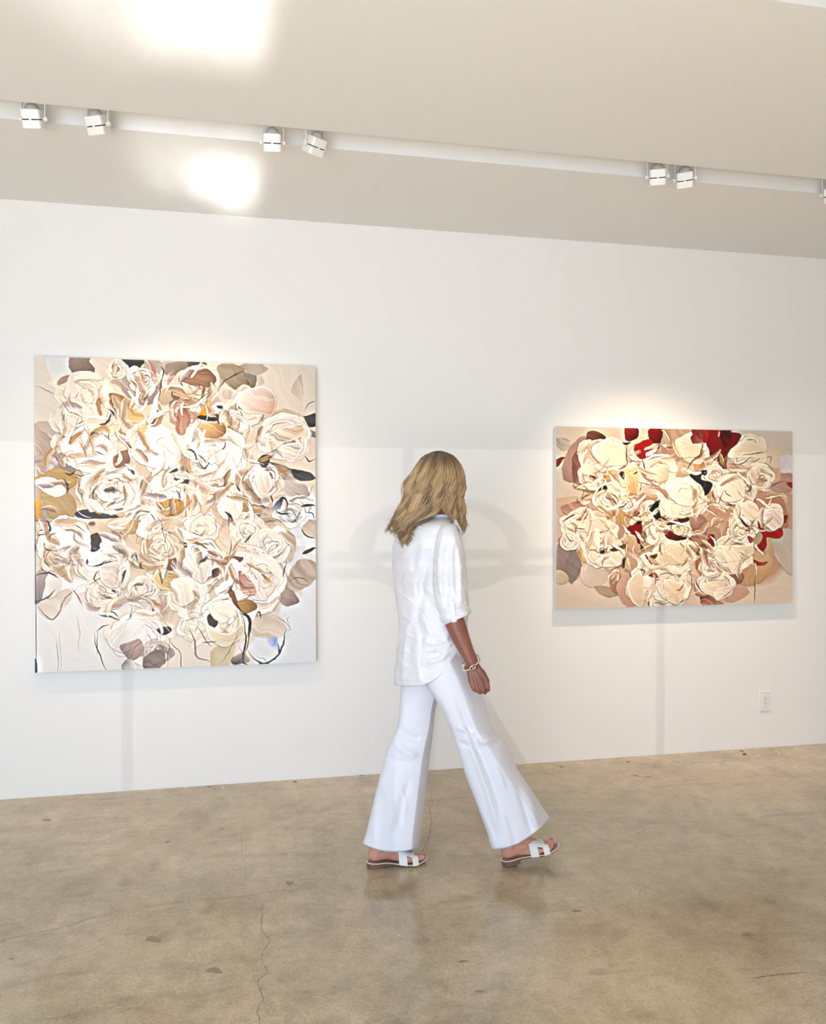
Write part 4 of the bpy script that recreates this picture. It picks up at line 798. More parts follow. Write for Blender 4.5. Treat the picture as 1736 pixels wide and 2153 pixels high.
    for pts, c1, c2, a, kw in (
        ([(1245, 945), (1275, 925), (1300, 940), (1314, 965), (1300, 978), (1262, 980)], (250, 232, 212), (240, 216, 192), .5, dict(streak=.2, lift=.0045, rim=.3, edge=.6)),
        ([(1220, 982), (1244, 978), (1248, 1000), (1226, 1000)], (250, 236, 216), (240, 220, 198), .3, dict(streak=.25, lift=.004, edge=.7)),
        ([(1268, 992), (1295, 990), (1285, 1004), (1270, 1005)], (206, 166, 110), (226, 196, 150), .3, dict(streak=.9, lift=.002)),
        ([(1318, 972), (1340, 985), (1342, 1030), (1325, 1050), (1312, 1010)], (244, 226, 190), (214, 176, 120), 1.3, dict(streak=.8, lift=.004, rim=.4, edge=.6, bend=.5)),
        ([(1365, 985), (1400, 975), (1404, 1010), (1380, 1014)], (246, 230, 208), (226, 200, 168), .6, dict(streak=.35, lift=.004, edge=.8)),
        ([(1420, 925), (1450, 915), (1478, 935), (1462, 960), (1430, 960)], (246, 228, 206), (236, 212, 186), .4, dict(streak=.25, lift=.004, edge=.6)),
        ([(1450, 915), (1470, 910), (1474, 928), (1458, 932)], (152, 66, 56), (190, 120, 104), .6, dict(streak=1., lift=.002)),
        ([(1530, 950), (1560, 925), (1600, 940), (1612, 960), (1570, 965), (1535, 962)], (246, 230, 206), (226, 206, 178), .2, dict(streak=.35, lift=.0045, rim=.3, edge=.9)),
        ([(1508, 1012), (1550, 1005), (1564, 1040), (1540, 1058), (1512, 1048)], (252, 240, 222), (244, 226, 202), .6, dict(streak=.3, lift=.0045, rim=.3, edge=.6)),
        ([(1402, 1020), (1440, 1008), (1475, 1030), (1474, 1060), (1430, 1062), (1408, 1045)], (253, 243, 226), (248, 232, 208), .4, dict(streak=.3, lift=.005, rim=.3, edge=.6)),
        ([(1400, 1062), (1430, 1066), (1428, 1090), (1402, 1085)], (252, 242, 222), (240, 220, 194), 1., dict(streak=.4, lift=.0045, edge=.7)),
        ([(1545, 1060), (1590, 1065), (1590, 1092), (1560, 1085)], (248, 232, 210), (236, 216, 192), .3, dict(streak=.5, lift=.004, rim=.3, edge=.8)),
        ([(1606, 1072), (1640, 1075), (1642, 1105), (1625, 1116), (1608, 1100)], (244, 226, 212), (226, 200, 184), .5, dict(streak=.6, lift=.004, rim=.6, edge=.8)),
        ([(1186, 1100), (1230, 1085), (1290, 1095), (1288, 1112), (1220, 1118)], (246, 228, 208), (236, 214, 190), .1, dict(streak=.5, lift=.004, edge=.8)),
        ([(1240, 1120), (1260, 1115), (1256, 1180), (1238, 1175)], (248, 232, 212), (236, 214, 190), 1.4, dict(streak=.6, lift=.0045, rim=.4, edge=.7)),
        ([(1250, 1180), (1285, 1162), (1304, 1165), (1300, 1188), (1268, 1192)], (250, 236, 216), (240, 220, 196), .2, dict(streak=.5, lift=.0045, edge=.9)),
        ([(1284, 1155), (1316, 1142), (1312, 1152), (1290, 1160)], (120, 96, 46), (150, 122, 66), .2, dict(streak=.7, lift=.002)),
        ([(1210, 1165), (1220, 1160), (1234, 1180), (1226, 1184)], (176, 142, 86), (206, 178, 130), 1., dict(streak=.9, lift=.003)),
        ([(1358, 1128), (1385, 1122), (1392, 1140), (1378, 1148), (1362, 1142)], (254, 244, 224), (240, 222, 198), .6, dict(streak=.3, lift=.0045, edge=.8)),
        ([(1395, 1150), (1440, 1135), (1446, 1180), (1400, 1185)], (246, 228, 202), (236, 212, 182), .8, dict(streak=.35, lift=.0035, edge=.6)),
        ([(1350, 1175), (1400, 1160), (1410, 1185), (1365, 1195)], (246, 228, 204), (232, 208, 178), .2, dict(streak=.5, lift=.0045, rim=.3, edge=.8)),
        ([(1362, 1172), (1380, 1165), (1376, 1176)], (140, 112, 56), (160, 130, 76), .2, dict(streak=.5, lift=.002)),
        ([(1362, 1212), (1372, 1202), (1384, 1210), (1376, 1216)], (150, 104, 40), (176, 132, 70), .2, dict(streak=.6, lift=.002)),
        ([(1320, 1225), (1345, 1200), (1352, 1250), (1345, 1275), (1325, 1262)], (238, 216, 190), (226, 200, 172), 1.2, dict(streak=.3, lift=.0035, rim=.4, edge=.6)),
        ([(1395, 1220), (1425, 1225), (1442, 1240), (1425, 1272), (1400, 1260)], (246, 228, 202), (226, 202, 172), .8, dict(streak=.6, lift=.0045, rim=.3, edge=.8)),
        ([(1482, 1160), (1520, 1145), (1580, 1150), (1582, 1168), (1520, 1180)], (246, 230, 208), (230, 206, 178), .2, dict(streak=.6, lift=.0045, rim=.3, edge=.9)),
        ([(1515, 1145), (1548, 1160), (1550, 1198), (1535, 1200)], (248, 232, 214), (240, 218, 196), 1.1, dict(streak=.4, lift=.0045, edge=.8)),
        ([(1480, 1225), (1525, 1220), (1510, 1250), (1490, 1250)], (246, 228, 206), (230, 206, 182), .6, dict(streak=.5, lift=.004, edge=.9)),
        ([(1500, 1240), (1545, 1228), (1530, 1245), (1508, 1262)], (244, 226, 208), (230, 208, 188), .2, dict(streak=.5, lift=.004, edge=.7))):
        S(pts, c1, c2, a, **kw)
    for pts, w, c in (
        ([(1318, 935), (1317, 965), (1316, 975)], 2.4, (90, 56, 44)), ([(1347, 965), (1352, 980), (1356, 995)], 3.5, (160, 24, 24)), ([(1225, 1025), (1224, 1050), (1225, 1065)], 2.5, (160, 110, 90)), ([(1588, 1205), (1588, 1240), (1586.5, 1272)], 2.2, (104, 92, 80)), ([(1363, 1262), (1363, 1276)], 3.4, (70, 46, 36)),
        ([(1440, 990), (1455, 970), (1482, 945)], 4, (150, 84, 60)), ([(1508, 904), (1508, 916)], 2.4, (226, 170, 160)), ([(1420, 1040), (1432, 1028), (1450, 1030)], 1.5, (196, 164, 130)), ([(1476, 1015), (1480, 1030), (1478, 1042)], 2.2, (34, 32, 36)), ([(1606, 1034), (1618, 1028), (1640, 1012), (1660, 1010)], 1.7, (130, 86, 76)), ([(1520, 1030), (1512, 1048), (1502, 1100)], 1.8, (190, 140, 118)), ([(1550, 958), (1590, 955), (1610, 950)], 2.2, (130, 108, 88)), ([(1530, 975), (1560, 978), (1580, 960)], 2.2, (120, 88, 70)),
        ([(1286, 1070), (1310, 1066), (1318, 1060)], 2.5, (80, 66, 60)), ([(1338, 1068), (1330, 1078), (1346, 1050)], 3, (190, 60, 70)), ([(1338, 1012), (1356, 1018), (1372, 1022)], 1.6, (140, 96, 80)), ([(1366, 1015), (1380, 1022)], 2.4, (150, 60, 52)), ([(1470, 925), (1474, 940), (1466, 962)], 2, (120, 70, 56)), ([(1610, 960), (1622, 962), (1615, 978)], 1.6, (120, 96, 84)), ([(1182, 1096), (1200, 1082), (1210, 1080)], 4, (130, 86, 76)), ([(1188, 1120), (1200, 1138), (1210, 1140)], 1.8, (140, 110, 94)), ([(1402, 1215), (1420, 1210), (1440, 1228)], 2, (150, 122, 84)), ([(1460, 1215), (1475, 1240), (1490, 1252)], 2.6, (150, 96, 80)), ([(1340, 1196), (1352, 1200), (1346, 1212)], 2.4, (96, 76, 66)), ([(1552, 1160), (1576, 1172)], 1.8, (170, 140, 110)), ([(1588, 1180), (1590, 1206)], 2, (250, 232, 210))):
        p.line(pts, w, c)
    CE = [(1270, 960), (1245, 1000), (1330, 1005), (1385, 985), (1455, 940), (1572, 948), (1540, 1035), (1432, 1045), (1255, 1120), (1270, 1160), (1382, 1126), (1575, 1085), (1620, 1085), (1540, 1160), (1415, 1165), (1400, 1235)]
    W3 = [CREAM, (240, 222, 196), (206, 172, 140)]
    p.scumble(90, 1412, 1085, 215, 160, [[CREAM, (206, 170, 138), (164, 122, 96)], [BEIGE, (190, 150, 120), CREAM], [PINKW, ROSE, (206, 168, 140)], W3, [CREAM, (196, 160, 104), BEIGE]], (5, 15), (20, 48), 61, CE)
    p.scumble(60, 1412, 1080, 205, 155, [W3, [CREAM, (248, 236, 216)], [(252, 242, 224), CREAM, BEIGE]], (2.5, 9), (14, 46), 62, CE)
    p.scumble(26, 1412, 1085, 210, 160, [[(120, 82, 64), (84, 58, 48)], [(150, 112, 84), (110, 80, 60)], [(140, 40, 36), (176, 90, 76)], [(128, 104, 60), (170, 136, 84)]], (1.8, 4.5), (10, 28), 63, CE)
    p.warp(((40, 3.6), (15, 1.8), (6, .7)))
    for k in range(60):
        r = p.rs; x = r.uniform(1200, 1630); y = r.uniform(925, 1255)
        if ((x-1410)/225)**2+((y-1090)/165)**2 > 1: continue
        a = r.rand()*6.3; q = r.uniform(6, 22); b_ = r.uniform(-1, 1)
        p.line([(x+math.cos(a+b_*j*.4)*q*j*.5, y+math.sin(a+b_*j*.4)*q*j*.5) for j in range(4)], r.uniform(.9, 2.2), [(252, 242, 224), (240, 218, 190), (150, 110, 84), (110, 74, 58)][r.choice(4, p=[.5, .22, .16, .12])], r.uniform(.6, 1), lift=.003)
    p.build(root, WALL_Y-.05, M_PAINT)
cream_painting(); red_painting()


# ------------------------------------------------------------------ outlet
def outlet():
    a = on_y(1595, 1453.5, WALL_Y); c = on_y(1618.5, 1494, WALL_Y)
    x0, x1, z0, z1 = a[0], c[0], c[2], a[2]; y = WALL_Y; cx = (x0+x1)/2; cz = (z0+z1)/2
    root = empty('wall_outlet', (cx, y, z0), 'white duplex electrical outlet low on the wall under the red-accented painting', 'outlet')
    box('cover_plate', (x0, y-.007, z0), (x1, y-.0003, z1), M_PLASTIC, root, .003)
    r = box('receptacle', (cx-.0165, y-.0095, cz-.0335), (cx+.0165, y-.006, cz+.0335), M_PLASTIC, root, .0012)
    for dz in (.0165, -.0165):
        for dx, hh in ((-.0065, .0045), (.0065, .0038)):
            box('slot', (cx+dx-.0012, y-.0101, cz+dz+.004-hh), (cx+dx+.0012, y-.0085, cz+dz+.004+hh), M_SLOTH, r)
        V, Fc = tube([(cx, y-.0101, cz+dz-.009), (cx, y-.0085, cz+dz-.009)], .0024, 8)
        mesh('slot', V, Fc, M_SLOTH, r)
outlet()

# ------------------------------------------------------------------ track spotlights in the ceiling slot
YS = yA + .075
HEAD = .038
def rsq(r, c, n=5):
    out = []
    for q, (sx, sy) in enumerate(((1, 1), (-1, 1), (-1, -1), (1, -1))):
        for k in range(n):
            a = math.pi/2*(q+k/(n-1)); out.append((sx*(r-c)+c*math.cos(a), sy*(r-c)+c*math.sin(a)))
    return out
def loft_local(prof, xf):
    """rounded-square loft: prof = [(half width, corner, z)], xf maps local to world"""
    V, Fc = [], []; n = None
    for r, c, z in prof:
        ring = rsq(r, c); n = len(ring); V += [xf @ Vector((x, y, z)) for x, y in ring]
    for i in range(len(prof)-1):
        for k in range(n):
            q = (k+1) % n; Fc.append((i*n+k, i*n+q, (i+1)*n+q, (i+1)*n+k))
    Fc.append(tuple(range(n))[::-1]); Fc.append(tuple((len(prof)-1)*n+k for k in range(n)))
    return V, Fc
def spotlight(px, pyc, target, label, power, cone, twist=0.):
    """pyc: photo row of the housing centre; the pivot hangs a little under the ceiling plane"""
    p = on_y(px, pyc, YS); piv = Vector(p)
    root = empty('track_spotlight', (piv.x, piv.y, CEIL+SLOT), label, 'spotlight', 'white square track spotlights in the ceiling slot')
    d = (Vector(target)-piv).normalized()
    zax = -d
    flat = Vector((d.x, d.y, 0)).normalized(); xax = Vector((flat.y, -flat.x, 0)); yax = zax.cross(xax)
    R = Matrix((xax, yax, zax)).transposed().to_4x4(); xf = Matrix.Translation(piv) @ R
    h = HEAD
    V, Fc = loft_local([(h*.93, .010, .036), (h, .011, .033), (h, .011, .001), (h*.97, .011, -.0005)][::-1], xf)
    hs = mesh('housing', V, Fc, M_WHITE_METAL, root, smooth=False)
    V, Fc = loft_local([(h*.92, .010, -.0050), (h*.92, .010, .0008)], xf); mesh('vent_gap', V, Fc, M_DARK, hs)
    for sx, sy in ((1, 0), (-1, 0), (0, 1), (0, -1)):
        bm = bmesh.new(); w = .004
        bm_box(bm, (sx*h*.95-(w if sx == 0 else .002), sy*h*.95-(w if sy == 0 else .002), -.0052), (sx*h*.95+(w if sx == 0 else .002), sy*h*.95+(w if sy == 0 else .002), .001))
        bmesh.ops.transform(bm, matrix=xf, verts=bm.verts); frombm('spacer', bm, M_WHITE_METAL, hs)
    prof = [(h*.97, .011, -.0045), (h, .011, -.006), (h, .011, -.034), (h*.94, .011, -.0365), (h*.80, .010, -.0365), (h*.78, .010, -.022)]
    V, Fc = loft_local(prof[::-1], xf); Fc.pop(); mesh('bezel', V, Fc, M_WHITE_METAL, root)
    V, Fc = loft_local([(h*.72, .02, -.0255), (h*.72, .02, -.0235)], xf); mesh('bulb', V, Fc, M_BULB, root)
    # rear dome
    V, Fc = [], []
    for i in range(7):
        a = i/6*math.pi/2
        for k in range(18):
            t = 2*math.pi*k/18; V.append(xf @ Vector((.029*math.cos(a)*math.cos(t), .029*math.cos(a)*math.sin(t), .034+.026*math.sin(a))))
    for i in range(6):
        for k in range(18): q = (k+1) % 18; Fc.append((i*18+k, i*18+q, i*18+18+q, i*18+18+k))
    mesh('dome', V, Fc, M_DOME, root, smooth=True)
    # yoke arms from the slot top and pivot knobs
    top = CEIL+SLOT
    for s in (-1, 1):
        c = piv+xax*s*(h+.008)
        V, Fc = [], []
        for z in (c.z-.012, top):
            for a, b_ in ((-1, -1), (1, -1), (1, 1), (-1, 1)):
                q = c+xax*a*.0018+flat*b_*.0055; V.append((q.x, q.y, z))
        Fc = [(0, 1, 2, 3), (4, 7, 6, 5)]+[(k, k+4, (k+1) % 4+4, (k+1) % 4) for k in range(4)]
        mesh('yoke_arm', V, Fc, M_WHITE_METAL, root)
        V, Fc = tube([piv+xax*s*(h-.002), piv+xax*s*(h+.008), piv+xax*s*(h+.0081), piv+xax*s*(h+.016), piv+xax*s*(h+.018)], [.005, .005, .0095, .0095, .007], 14)
        mesh('pivot_knob', V, Fc, M_WHITE_METAL, root, smooth=False)
    e = xf @ Vector((0, .004, .058)); t = Vector((piv.x-.012, piv.y+.012, top))
    V, Fc = tube([tuple(q) for q in spline([tuple(e), tuple(e+Vector((.012, 0, .014))), tuple((e+t)/2+Vector((-.016, .004, 0))), tuple(t)], 16)], .0028, 7)
    mesh('cord', V, Fc, M_CORD, root, smooth=True)
    V, Fc = tube([(piv.x, piv.y, top), (piv.x, piv.y, top-.014)], .05, 20); mesh('mounting_plate', V, Fc, M_WHITE_METAL, root)
    ld = bpy.data.lights.new('halogen_beam', 'SPOT'); ld.energy = power; ld.color = (1.0, .76, .52); ld.spot_size = math.radians(cone); ld.spot_blend = .9; ld.shadow_soft_size = .02
    lo = bpy.data.objects.new('halogen_beam', ld); COL.objects.link(lo); lo.parent = root
    lo.location = (xf @ Vector((0, 0, -.03)))-root.location; lo.rotation_euler = d.to_track_quat('-Z', 'Y').to_euler()
    return root
P1C = (-.29, WALL_Y, 1.55); P2C = (2.63, WALL_Y, 1.42)
spotlight(70.5, 250, (-.62, WALL_Y, .8), 'leftmost white square track spotlight above the tall cream painting', 21.7, 68)
spotlight(206, 262, (-.1, WALL_Y, 1.15), 'second spotlight from the left end, tilted towards the tall cream painting', 38.6, 68)
spotlight(572.5, 299, (.25, WALL_Y, 1.0), 'left one of the two spotlights above the upper right corner of the cream painting', 9.5, 68)
spotlight(661, 306, (-.3, WALL_Y, 1.1), 'steeply tilted spotlight, right one of the two above the cream painting corner', 12.7, 68)
spotlight(1381.5, 371, (2.40, WALL_Y, .85), 'left one of the two spotlights above the red-accented painting', 79.0, 58)
spotlight(1440, 376.5, (2.80, WALL_Y, .85), 'right one of the two spotlights above the red-accented painting', 79.0, 58)
spotlight(1750, 407, (3.9, WALL_Y, .9), 'spotlight cut off by the right edge, far end of the row', 16.5, 58)

# ------------------------------------------------------------------ the woman walking past the paintings
D0 = 3.44
def W(px, py, b): return PX(px, py, D0+b)
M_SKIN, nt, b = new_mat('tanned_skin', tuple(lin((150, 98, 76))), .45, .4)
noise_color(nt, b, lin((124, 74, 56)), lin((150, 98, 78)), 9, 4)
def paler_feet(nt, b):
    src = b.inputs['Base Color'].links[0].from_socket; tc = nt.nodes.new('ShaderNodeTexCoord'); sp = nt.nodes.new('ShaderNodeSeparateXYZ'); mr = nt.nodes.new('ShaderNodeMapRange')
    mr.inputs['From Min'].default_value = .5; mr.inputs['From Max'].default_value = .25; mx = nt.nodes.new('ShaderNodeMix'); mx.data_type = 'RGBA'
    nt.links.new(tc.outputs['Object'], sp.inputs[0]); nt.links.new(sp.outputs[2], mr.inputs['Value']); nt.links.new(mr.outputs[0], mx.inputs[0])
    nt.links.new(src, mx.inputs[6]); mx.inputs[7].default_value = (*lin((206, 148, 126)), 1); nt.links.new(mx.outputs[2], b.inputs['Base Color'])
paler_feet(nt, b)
b.inputs['Subsurface Weight'].default_value = .08; b.inputs['Subsurface Radius'].default_value = (.01, .004, .002); b.inputs['Subsurface Scale'].default_value = .5
M_LINEN, nt, b = new_mat('white_linen', (.765, .75, .78), .85, .15)
noise_bump(nt, b, 26, .55, .006, 7, stretch=(1, 1, .5)); b.inputs['Sheen Weight'].default_value = .15
M_DENIM, nt, b = new_mat('white_denim', (.755, .752, .81), .75, .2)
noise_bump(nt, b, 24, .2, .003, 5, stretch=(1, 1, .4))
M_STITCH = new_mat('white_thread', (.70, .71, .76), .8, .1)[0]
M_HAIR, nt, b = attr_mat('blonde_hair', .38, .5, 'strand')
M_LEATHER = new_mat('white_leather', (.80, .80, .77), .38, .5)[0]
M_SOLE = new_mat('brown_stacked_sole', tuple(lin((120, 82, 62))), .5, .4)[0]
M_INSOLE = new_mat('tan_insole', tuple(lin((150, 120, 100))), .55, .3)[0]
M_EDGE = new_mat('cream_welt', (.80, .76, .69), .4, .4)[0]
M_NAIL = new_mat('red_nail_polish', (.55, .03, .03), .2, .6)[0]
M_SILVER = new_mat('polished_silver', (.90, .89, .86), .12, .5, 1.0)[0]
M_EYE = new_mat('eye_white', (.8, .78, .75), .2, .5)[0]
M_IRIS = new_mat('eye_iris', (.08, .10, .12), .2, .5)[0]
M_LIP = new_mat('lips', tuple(lin((170, 92, 84))), .4, .4)[0]
M_BUTTON = new_mat('pearl_button', (.78, .76, .72), .25, .6)[0]

def capsule(bm, p0, r0, p1, r1, n=14):
    p0, p1 = Vector(p0), Vector(p1); d = p1-p0; L = d.length
    if L < 1e-6: d = Vector((0, 0, 1))
    q = d.to_track_quat('Z', 'Y').to_matrix(); rings = []
    prof = [(p0, r0, -math.pi/2*(1-i/4)) for i in range(5)]+[(p1, r1, math.pi/2*i/4) for i in range(5)]
    for c, r, a in prof:
        rr = max(r*math.cos(a), 1e-5); z = r*math.sin(a)
        rings.append([bm.verts.new(c+q @ Vector((rr*math.cos(2*math.pi*k/n), rr*math.sin(2*math.pi*k/n), z))) for k in range(n)])
    for i in range(len(rings)-1):
        for k in range(n): bm.faces.new((rings[i][k], rings[i][(k+1) % n], rings[i+1][(k+1) % n], rings[i+1][k]))
    bm.faces.new(rings[0][::-1]); bm.faces.new(rings[-1])
def chain(bm, pts, n=14):
    """pts: (px, row, depth offset, radius in m)"""
    for a, c in zip(pts[:-1], pts[1:]): capsule(bm, W(*a[:3]), a[3], W(*c[:3]), c[3], n)
# feet and sandals share a frame: s forward, t towards the big toe, h up
class Foot:
    def __init__(s, heel, fwd, big, pitch):
        s.o = Vector(heel); f = Vector((fwd[0], fwd[1], 0)).normalized(); up = Vector((0, 0, 1)); side = up.cross(f)*big
        s.f = f*math.cos(pitch)+up*math.sin(pitch); s.u = up*math.cos(pitch)-f*math.sin(pitch); s.t = side
    def __call__(s, a, t, h): return s.o+s.f*a+s.t*t+s.u*h
LEN = .258
def half_w(s):
    x = np.clip(s/LEN, 0, 1)
    return float(np.interp(x, [0, .02, .06, .14, .30, .45, .62, .74, .85, .93, .98, 1.], [.006, .017, .025, .0300, .0275, .0285, .038, .042, .039, .030, .016, .003]))
def under(s):   # underside of the sole
    return float(np.interp(s, [0, .075, .13, .17, .21, LEN], [.017, .015, .006, .0005, .001, .010]))
TH = .0085
h0 = np.array(on_z(785, 1823, 0)); t0 = np.array(on_z(903, 1809, 0))
FOOT_L = Foot(h0-(t0-h0)/np.linalg.norm(t0-h0)*.028, (t0-h0), -1, 0.0)
h1 = np.array(on_z(1066, 1819.5, 0)); dr = np.array([math.cos(.02), math.sin(.02)])
FOOT_R = Foot(h1-np.array([dr[0], dr[1], 0])*.020, dr, 1, math.radians(11.5))
def foot_caps(bm, F_):
    g = lambda s, t, h: F_(s, t, h+under(s)+TH)
    def cp(a, ra, c, rc): capsule(bm, g(*a), ra, g(*c), rc, 12)
    cp((.034, 0, .030), .029, (.060, .0, .085), .033); cp((.034, 0, .028), .028, (.10, .0, .040), .030)
    cp((.060, 0, .085), .033, (.115, .004, .050), .030); cp((.115, .004, .048), .029, (.165, .012, .026), .022)
    cp((.10, 0, .030), .026, (.172, .021, .019), .018); cp((.08, -.004, .022), .021, (.160, -.021, .015), .0145)
    cp((.172, .023, .018), .017, (.205, .026, .015), .0135); cp((.205, .026, .015), .0130, (.234, .023, .0135), .0118)
    for (a, c, r) in (((.172, .006), (.233, .003), .0092), ((.168, -.006), (.223, -.010), .0088), ((.163, -.017), (.211, -.0225), .0084), ((.156, -.026), (.198, -.034), .0080)):
        cp((a[0], a[1], .015), r*1.2, ((a[0]+c[0])/2+.008, (a[1]+c[1])/2, .0165), r*1.05); cp(((a[0]+c[0])/2+.008, (a[1]+c[1])/2, .0165), r*1.05, (c[0], c[1], .009), r)

bm = bmesh.new()
# torso (under the shirt), neck, head
chain(bm, [(906, 1383, .03, .084), (907, 1350, .03, .100), (906, 1250, .03, .105), (904, 1170, .03, .112), (910, 1118, .035, .07), (913, 1086, .04, .052), (919, 1045, .035, .050)])
chain(bm, [(934, 1130, -.105, .042), (908, 1122, .035, .06), (872, 1128, .165, .045)])
chain(bm, [(918, 1165, -.03, .085), (892, 1160, .09, .09)])
chain(bm, [(936, 1398, -.03, .056), (892, 1402, .085, .066)])
HC = (921, 1000, .03)
chain(bm, [(913, 998, .005, .076), (927, 1001, .055, .070)]); chain(bm, [(916, 1012, .015, .072), (930, 1018, .06, .060)])
chain(bm, [(926, 1030, .05, .050), (937, 1048, .085, .026)]); chain(bm, [(938, 1003, .098, .022), (944, 1018, .118, .009), (948, 1024, .128, .010)])
chain(bm, [(932, 1020, .062, .040), (941, 1040, .100, .020)]); chain(bm, [(945, 1030, .070, .020), (935, 1030, .115, .018)]); chain(bm, [(951, 998, .070, .016), (930, 998, .118, .016)])
chain(bm, [(943, 1014, -.018, .010), (942, 1024, -.015, .012), (941, 1032, -.008, .008)], 10); chain(bm, [(896, 1014, .110, .010), (897, 1024, .108, .012), (899, 1032, .10, .008)], 10)
# right arm and its loosely closed hand
chain(bm, [(937, 1130, -.120, .042), (943, 1200, -.148, .042), (946, 1285, -.155, .040), (957, 1312, -.163, .0405), (968, 1340, -.172, .036), (979, 1366, -.182, .030), (988, 1384, -.188, .0262), (993, 1396, -.192, .0245)])
for mc in (((985, 1401), (990, 1434), .0115, .0100, -.198), ((989, 1400), (1000.5, 1437), .0120, .0105, -.203), ((994, 1398), (1011.5, 1435.5), .0125, .0108, -.204), ((999, 1396), (1022, 1429), .0130, .0108, -.200)):
    chain(bm, [(mc[0][0], mc[0][1], -.190, mc[2]), (mc[1][0], mc[1][1], mc[4], mc[3])], 10)
chain(bm, [(990, 1404, -.180, .020), (1003, 1428, -.182, .018)], 10)
for fg in (((990, 1434, -.199, .0094), (994.5, 1447, -.203, .0086), (999, 1452, -.186, .0078), (996, 1446, -.174, .0072)),
           ((1000.5, 1437, -.204, .0098), (1004.5, 1452, -.209, .0092), (1008.5, 1456, -.188, .0082), (1005, 1447, -.174, .0076)),
           ((1011.5, 1435.5, -.205, .0100), (1016, 1453, -.209, .0094), (1019, 1456.5, -.188, .0084), (1014, 1447, -.174, .0078)),
           ((1022, 1429, -.201, .0098), (1025.5, 1445, -.204, .0092), (1026, 1451, -.184, .0082), (1020, 1445, -.172, .0076)),
           ((1000, 1400, -.172, .0130), (1015, 1415, -.160, .0115), (1024, 1431, -.164, .0098), (1023, 1443, -.168, .0088))):
    chain(bm, fg, 10)
# left arm hanging on the far side
chain(bm, [(872, 1120, .18, .048), (869, 1200, .215, .043), (873, 1290, .225, .038), (878, 1345, .215, .030), (883, 1390, .205, .0245)])
for k, (dx, db) in enumerate(((-8, -.012), (-3, -.004), (3, .003), (8, .010))):
    chain(bm, [(883+dx*.3, 1396, .205+db*.5, .013), (884+dx*.9, 1424, .204+db, .0105), (886+dx, 1442+2*(k in (1, 2)), .202+db, .0085), (889+dx, 1455+2*(k in (1, 2)), .198+db, .0075)], 10)
chain(bm, [(886, 1398, .200, .013), (894, 1416, .196, .011), (897, 1430, .195, .009)], 10)
# legs inside the trousers
aR = FOOT_R(.060, 0, .085+.02); aL = FOOT_L(.060, 0, .085+.02)
def leg(pts, ankle):
    chain(bm, pts); a = pts[-1]; capsule(bm, W(*a[:3]), a[3], ankle, .033)
leg([(950, 1415, -.045, .068), (978, 1500, -.055, .062), (1008, 1572, -.045, .056), (1036, 1660, -.02, .050), (1058, 1730, .005, .038)], aR)
leg([(888, 1420, .095, .066), (874, 1510, .085, .060), (858, 1590, .075, .055), (834, 1680, .05, .048), (812, 1740, .03, .038)], aL)
foot_caps(bm, FOOT_L); foot_caps(bm, FOOT_R)
BASE = Vector(on_z(905, 1822, 0)); BASE.z = 0
tmp_me = bpy.data.meshes.new('tmp'); bmesh.ops.recalc_face_normals(bm, faces=bm.faces); bm.to_mesh(tmp_me); bm.free()
tmp = bpy.data.objects.new('tmp', tmp_me); COL.objects.link(tmp)
md = tmp.modifiers.new('r', 'REMESH'); md.mode = 'VOXEL'; md.voxel_size = .0034; md.use_smooth_shade = True
ms = tmp.modifiers.new('s', 'SMOOTH'); ms.factor = .5; ms.iterations = 4
dg = bpy.context.evaluated_depsgraph_get(); ev = tmp.evaluated_get(dg)
body_me = bpy.data.meshes.new_from_object(ev); bpy.data.objects.remove(tmp); bpy.data.meshes.remove(tmp_me)
body_me.name = 'person'; body_me.materials.clear()
body_me.transform(Matrix.Translation(-BASE))
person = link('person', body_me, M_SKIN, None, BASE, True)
tag(person, 'blonde woman in white shirt and white flared trousers walking past the paintings', 'person')

# ---- lofted garments
def loft_rows(rows, nv):
    K = len(rows); A = np.array([[r[k] for k in range(len(rows[0]))] for r in rows], float)
    cum = np.concatenate([[0], np.cumsum(np.hypot(np.diff((A[:, 0]+A[:, 2])/2), np.diff((A[:, 1]+A[:, 3])/2))+1e-3)])
    tt = np.linspace(0, cum[-1], nv); out = np.zeros((nv, A.shape[1]))
    d = np.zeros_like(A)      # monotone-ish cubic through the rows
    for k in range(K):
        if 0 < k < K-1: d[k] = (A[k+1]-A[k-1])/(cum[k+1]-cum[k-1])
    d[0] = (A[1]-A[0])/(cum[1]-cum[0]); d[-1] = (A[-1]-A[-2])/(cum[-1]-cum[-2])
    for i, t in enumerate(tt):
        k = min(int(np.searchsorted(cum, t, 'right'))-1, K-2); h = cum[k+1]-cum[k]; u = (t-cum[k])/h
        out[i] = (2*u**3-3*u*u+1)*A[k]+(u**3-2*u*u+u)*h*d[k]+(-2*u**3+3*u*u)*A[k+1]+(u**3-u*u)*h*d[k+1]
    return out
def seg_dist(X, Y, a, c):
    ex, ey = c[0]-a[0], c[1]-a[1]; L = ex*ex+ey*ey+1e-9
    t = np.clip(((X-a[0])*ex+(Y-a[1])*ey)/L, 0, 1)
    return np.hypot(X-a[0]-t*ex, Y-a[1]-t*ey), t
def fold_field(X, Y, folds):
    Z = np.zeros_like(X)
    for pts, w, amp in folds:
        Q = spline(pts, max(6, 4*len(pts))); best = np.full(X.shape, 1e9); T = np.zeros(X.shape)
        for i in range(len(Q)-1):
            d, t = seg_dist(X, Y, Q[i], Q[i+1]); up = d < best; best = np.where(up, d, best); T = np.where(up, (i+t)/(len(Q)-1), T)
        Z += amp*np.exp(-(best/w)**2)*np.clip(np.sin(np.pi*np.clip(T, .03, .97))*1.6, 0, 1)
    return Z
